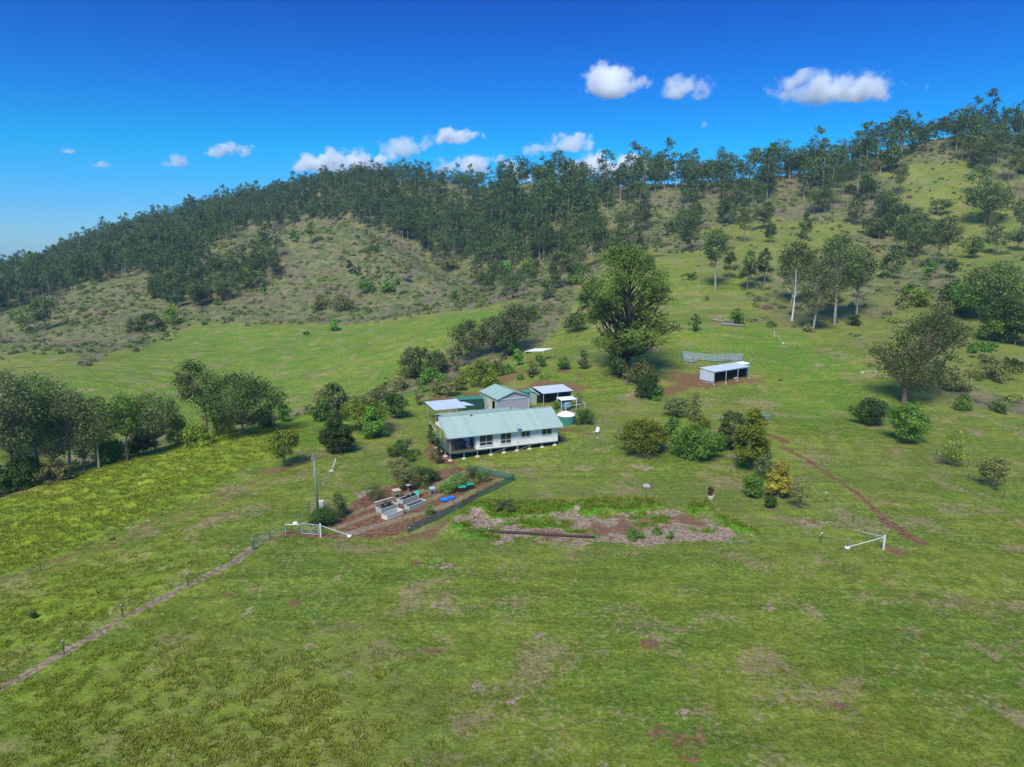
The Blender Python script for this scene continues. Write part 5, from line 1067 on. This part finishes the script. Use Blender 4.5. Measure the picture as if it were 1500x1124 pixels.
for i in range(len(fine)-1):
    for j in range(nrow-1): F_.append((i*nrow+j, (i+1)*nrow+j, (i+1)*nrow+j+1, i*nrow+j+1))
sm, snt, sb_ = node_mat('sheer_shade_cloth'); sb_.inputs['Base Color'].default_value = (.02,.11,.09,1); sb_.inputs['Roughness'].default_value = .8; sb_.inputs['Alpha'].default_value = .74
zn = snt.nodes.new('ShaderNodeTexNoise'); zn.inputs['Scale'].default_value = 3.5; zc = snt.nodes.new('ShaderNodeTexCoord'); snt.links.new(zc.outputs['Object'], zn.inputs['Vector']); zr = snt.nodes.new('ShaderNodeMixRGB'); zr.inputs[1].default_value = (.012,.07,.06,1); zr.inputs[2].default_value = (.05,.19,.15,1); snt.links.new(zn.outputs['Fac'], zr.inputs[0]); snt.links.new(zr.outputs[0], sb_.inputs['Base Color'])
me = np_mesh('cloth', np.array(V), np.array(F_), sm, smooth=True); link('cloth', me, e)
for i in range(0, len(P), 2): MB().cyl((0,0,-.3),(0,0,1.18),.03,6).build('stake', M['green'], e, P[i] - P[0])
MB().cyl((0,0,-.3),(0,0,1.18),.03,6).build('stake', M['green'], e, P[-1] - P[0]) if len(P) % 2 == 0 else None
a, b = ground(648,703), ground(669,686); e = tag(empty('garden_rail', a), 'thin pale rail along the garden path by the dark hedge', 'rail'); MB().beam((0,0,.75), b - a + Vector((0,0,.8)), .06).build('rail', M['wood'], e)
for f_ in (.02, .5, .98): q = (b - a) * f_; MB().beam(q + Vector((0,0,-.1)), q + Vector((0,0,.76)), .06).build('post', M['wood'], e)
# planting round the house and garden
for u,v,vt,w_,kd,m_,lb,dn in [(593,668,640,46,'bush','dark','domed dark shrub on the lawn left of the house',1.3),(583,684,667,30,'bush','olive','brownish mounded shrub in the small lawn bed',1.2),(603,676,664,16,'bush','green','small green plant in the small lawn bed',1),(574,667,653,18,'bush','lime','lime plant beside the domed dark shrub',1),
      (588,718,683,42,'bush','olive','left part of the dark hedge above the garden beds',1.3),(612,712,679,44,'bush','gum','tallest middle part of the dark hedge above the garden beds',1.3),(630,705,684,30,'bush','dark','right part of the dark hedge above the garden beds',1.3),
      (552,733,708,36,'bush','gum','spiky grey-green shrub at the back corner of the garden',.5),(476,768,741,46,'bush','dark','dark glossy bush beside the pipe gate',1.3),(495,757,718,26,'bush','gum','grey rosemary-like bush beside the power pole',.9),(462,768,750,24,'bush','green','green end of the bush beside the pipe gate',1),
      (672,716,688,34,'bush','white','white-flowering bush in the vegetable garden',1.2),(656,722,702,30,'bush','green','green leafy shrub left of the white-flowering bush',1),(690,700,680,20,'bush','gum','grey shrub behind the white-flowering bush',1),(706,707,690,28,'bush','green','feathery green shrub inside the shade cloth fence',1),(631,754,738,16,'bush','green','small weed clump in front of the garden beds',.8),
      (632,652,618,16,'egg','dark','climbing plant at the verandah corner',1),(640,668,640,14,'egg','dark','dark potted shrub below the verandah rail',1),(634,672,655,10,'egg','green','small green shrub beside the verandah bed',1),(643,679,661,14,'bush','dark','low dark shrub in the bed at the verandah corner',1),
      (857,622,598,34,'bush','dark','dense dark green bush right of the water tank',1.4),(846,592,574,20,'bush','olive','dull shrub behind the white pipe railing',.8),(815,600,586,14,'bush','green','small shrub between the house roof and white railing',1),(700,594,585,14,'bush','green','low plant beside the green shade house',1),
      (812,580,572,14,'bush','dark','potted plants under the open shed roof',1),(738,752,731,46,'bush','gum','grassy green mound shrub left of the mulch bank',1.2),(928,789,774,30,'bush','green','bright green grass clump on the mulch bank',1.2),(962,782,772,18,'bush','green','smaller green clump on the mulch bank',1.2),(982,790,777,11,'bush','green','narrow green clump at the right of the mulch bank',1),
      (800,555,548,30,'bush','green','leafy pumpkin vines behind the open shed',.8),(48,905,895,12,'bush','dark','small weed beside the drive at far left',.6)]:
    tpx(u,v,vt,w_,kd,m_,lb,cat='bush',name='bush',dens=dn,leaf=.14 if v>640 else .17, **({'base':.03} if kd=='egg' else {}))
g = ground(1041,731); e = tag(empty('potted_plant', g), 'dark red leafy plant in a white pot on the lawn', 'potted plant'); MB().lathe([(.32,-.05),(.42,.25),(.45,.5),(.4,.48),(.05,.44)],18).build('pot', M['conc'], e)
arr = tree_arrays(901, 1.7, .95, 'egg', .3, 10, 380, .16, .04); link('stem', np_mesh('stem', *arr[0], BARK), e); link('foliage', crown_mesh(*arr[1], LM['red']), e)
# ---- logs, stones and small things in the paddocks
def logm(a, b, r_, label, mat, name='log', cat='log', k=9):
    a, b = ground(*a), ground(*b); e = tag(empty(name, a), label, cat); d = b - a; r = random.Random(int(a.x*10)); m_ = Geo(); n_ = 9; pts = []
    for i in range(n_): q = d * i / (n_-1); pts.append([q.x + r.uniform(-.08,.08), q.y + r.uniform(-.08,.08), float(tlook(a.x+q.x, a.y+q.y)) - a.z + r_*.85])
    rr = [r_*(1.05-.3*i/(n_-1))*r.uniform(.92,1.08) for i in range(n_)]; V_, F2 = tube(pts, rr, k); mm = MB(); mm.add(V_, [tuple(f) for f in F2] + [tuple(range(k))[::-1], tuple(range((n_-1)*k, n_*k))]); mm.build('trunk', mat, e, smooth=True)
    q = Vector(pts[5]); MB().cyl(q, q + Vector((.25,.3,.35)), r_*.35, 7, r_*.2).build('stub', mat, e); return e
logm((717,780),(871,789),.18,'long fallen dark log along the front of the mulch bank',M['log'])
for a, b, l in (((1044,470),(1062,473),'left grey fallen log on the slope by the upright bush'),((1056,476),(1092,479),'long grey fallen log on the slope by the upright bush'),((1060,470),(1075,475),'short fallen log crossing the pile on the slope')): logm(a, b, .35, l, M['greyw'])
logm((913,560),(935,566),.14,'whitish log lying by the giant tree base',M['greyw']); logm((965,542),(982,547),.13,'thin whitish log on the bare earth left of the shelter',M['greyw'])
def rock(u, v, s, label, mat=None, cat='rock'):
    g = ground(u, v); r = random.Random(int(u)); me = bpy.data.meshes.new('rock'); bmx = __import__('bmesh').new(); __import__('bmesh').ops.create_icosphere(bmx, subdivisions=3, radius=s)
    for q in bmx.verts: n_ = 1 + .3 * (math.sin(q.co.x*5/s+u) * math.cos(q.co.y*4/s+v)) * .6 + r.uniform(-.05,.05); q.co *= n_; q.co.z *= .55
    bmx.to_mesh(me); bmx.free(); me.materials.append(mat or M['rock']); o = link(cat, me, None, g + Vector((0,0,s*.2))); return tag(o, label, cat)
rock(947,713,.5,'grey stone heap in the middle of the lawn'); rock(484,764,.22,'pale stone beside the upper bush at the power pole'); rock(433,767,.28,'white stone behind the pipe gate',M['tankw']); rock(1143,558,.4,'dark lump in the paddock right of the shelter',M['black'],'stump'); rock(1360,616,.4,'dark stump beside the rounded mid-green tree',M['log'],'stump'); rock(165,790,.32,'dark stump beside the drive at left',M['log'],'stump')
g = ground(1122,612); e = tag(empty('trough', g, R(5)), 'blue-grey water trough in the paddock behind the conical tree', 'trough'); MB().lathe([(.7,-.1),(.75,.4),(.68,.4),(.66,.3),(.02,.28)],20).build('tub', M['btank'], e); MB().cyl((.6,0,.3),(.6,0,.6),.05,6).build('valve', M['steel'], e)
g = ground(874,636); e = tag(empty('garden_chair', g, R(-30)), 'small white folding chair at the end of the red path', 'chair'); MB().box(-.3,-.3,.4,.3,.3,.44).build('seat', M['white'], e); MB().wall([(-.3,.3,.44),(.3,.3,.44),(.3,.55,1.1),(-.3,.55,1.1)],(0,.04,0)).build('backrest', M['white'], e)
for x in (-.28,.28): MB().beam((x,-.3,-.05),(x,.3,.42),.05).beam((x,.35,-.05),(x,-.25,.42),.045).build('leg', M['white'], e)
for u, v, l in ((875.5,652,'dark stake lamp with white top on the lawn right of the house'),(1209,734,'white-capped garden stake above the upper worn track'),(1203,795,'white-capped garden stake at the right end of the mulch bank')):
    g = ground(u, v); e = tag(empty('stake', g), l, 'stake'); MB().cyl((0,0,-.2),(0,0,1.0),.03,6).build('rod', M['black'], e); MB().lathe([(.03,1.003),(.10,1.06),(.09,1.16),(.02,1.2)],10).build('cap', M['white'], e)
# ------------------------------------------------------------------ clouds and air
def cloud(u, v, wpx, hpx, dens, label, D=2600, seed=0, asym=0.0):
    x, y, z = atY(u, v, D); s = D / FPX; sx, sz = wpx * s / 2, hpx * s / 2; sy = sx * .6
    me = bpy.data.meshes.new('cloud'); b = __import__('bmesh').new(); __import__('bmesh').ops.create_icosphere(b, subdivisions=3, radius=1.25)
    for q in b.verts: q.co = Vector((q.co.x * sx, q.co.y * sy, q.co.z * sz))
    b.to_mesh(me); b.free(); o = link('cloud', me, None, (x, y, z))
    m = bpy.data.materials.new('cloud_vapour'); m.use_nodes = True; nt = m.node_tree; N = nt.nodes; L = nt.links.new; N.remove(N['Principled BSDF'])
    pv = N.new('ShaderNodeVolumePrincipled'); pv.inputs['Color'].default_value = (1, 1, 1, 1); pv.inputs['Anisotropy'].default_value = .0
    tc = N.new('ShaderNodeTexCoord'); mp = N.new('ShaderNodeVectorMath'); mp.operation = 'DIVIDE'; mp.inputs[1].default_value = (sx, sy, sz); L(tc.outputs['Object'], mp.inputs[0])
    ln = N.new('ShaderNodeVectorMath'); ln.operation = 'LENGTH'; L(mp.outputs[0], ln.inputs[0])
    sp = N.new('ShaderNodeSeparateXYZ'); L(mp.outputs[0], sp.inputs[0])
    def noi(sc, det, off):
        a = N.new('ShaderNodeVectorMath'); a.operation = 'MULTIPLY_ADD'; a.inputs[1].default_value = (sc / sz * .5,) * 3; a.inputs[2].default_value = (off, off * .7, off * .3); L(tc.outputs['Object'], a.inputs[0])
        n_ = N.new('ShaderNodeTexNoise'); n_.inputs['Scale'].default_value = 1; n_.inputs['Detail'].default_value = det; n_.inputs['Roughness'].default_value = .62; L(a.outputs[0], n_.inputs['Vector']); return n_.outputs['Fac']
    n1 = noi(1.25, 8, seed * 3.7)
    def mt(op, a, b_=None, c=None, cl=False):
        q = N.new('ShaderNodeMath'); q.operation = op; q.use_clamp = cl
        for k, s_ in enumerate((a, b_, c)):
            if s_ is None: continue
            if isinstance(s_, (int, float)): q.inputs[k].default_value = s_
            else: L(s_, q.inputs[k])
        return q.outputs[0]
    # flat base: density falls off quickly below
    low = mt('MULTIPLY', mt('MAXIMUM', mt('SUBTRACT', -.35, sp.outputs['Z']), 0), 1.6)
    f = mt('SUBTRACT', mt('ADD', mt('MULTIPLY', n1, 6.0), -2.4), mt('ADD', mt('POWER', ln.outputs['Value'], 1.5), low))
    f = mt('ADD', f, mt('MULTIPLY', sp.outputs['X'], asym))
    f = mt('MULTIPLY', mt('MULTIPLY', f, 1.6, cl=True), dens * .4 / sz)
    L(f, pv.inputs['Density']); L(pv.outputs[0], N['Material Output'].inputs['Volume']); me.materials.append(m)
    try: m.cycles.volume_step_rate = 1.0
    except Exception: pass
    return tag(o, label, 'cloud', kind=None)
CL = [(893,124,112,62,9,'brightest compact puffy white cloud high in the middle right sky'),(1015,134,84,44,4,'wedge-shaped pale cloud right of the brightest cloud'),(1235,133,184,52,5,'long flat lilac-white cloud high above the right ridge'),
      (338,222,72,26,4,'small white cloud alone above the left ridge'),(258,237,40,26,2.2,'faint small cloud left of the lone white cloud'),(505,240,150,44,10,'bright white cloud rising from behind the left wooded ridge'),
      (598,216,92,36,2.5,'soft pale cloud between the rising white cloud and small bright one'),(668,204,72,28,5,'small bright cloud above the middle of the ridge'),(690,246,130,34,3.5,'thin cloud resting on the ridge skyline'),
      (832,213,88,32,4,'flat pale cloud above the giant tree'),(785,222,40,22,2,'small faint wisp left of the flat pale cloud'),(908,248,150,46,10,'bright cloud half hidden by the skyline gums'),(828,262,50,28,8,'small bright cloud patch between the skyline gums'),
      (1030,183,16,16,1.5,'tiny faint wisp below the wedge-shaped cloud'),(98,222,26,10,1.6,'tiny cloud streak at far left'),(148,242,32,12,1.6,'tiny cloud streak above the left ridge end'),(768,258,44,26,7,'small bright cloud patch behind the tall skyline gums')]
for i, c in enumerate(CL): cloud(*c[:5], c[5], seed=i + 1)
scn.cycles.volume_bounces = 12; scn.cycles.max_bounces = 14; scn.cycles.volume_step_rate = 1; scn.cycles.volume_max_steps = 64
hb = MB().box(-2900, -2900, -57, 2900, 2900, 190)
hm = bpy.data.materials.new('air'); hm.use_nodes = True; N = hm.node_tree.nodes; N.remove(N['Principled BSDF']); pv = N.new('ShaderNodeVolumePrincipled')
pv.inputs['Color'].default_value = (.42, .70, 1, 1); pv.inputs['Density'].default_value = .00014; hm.node_tree.links.new(pv.outputs[0], N['Material Output'].inputs['Volume'])
ho = hb.build('haze', hm); tag(ho, 'thin blue air between the camera and the far ridges', 'haze', kind='stuff')
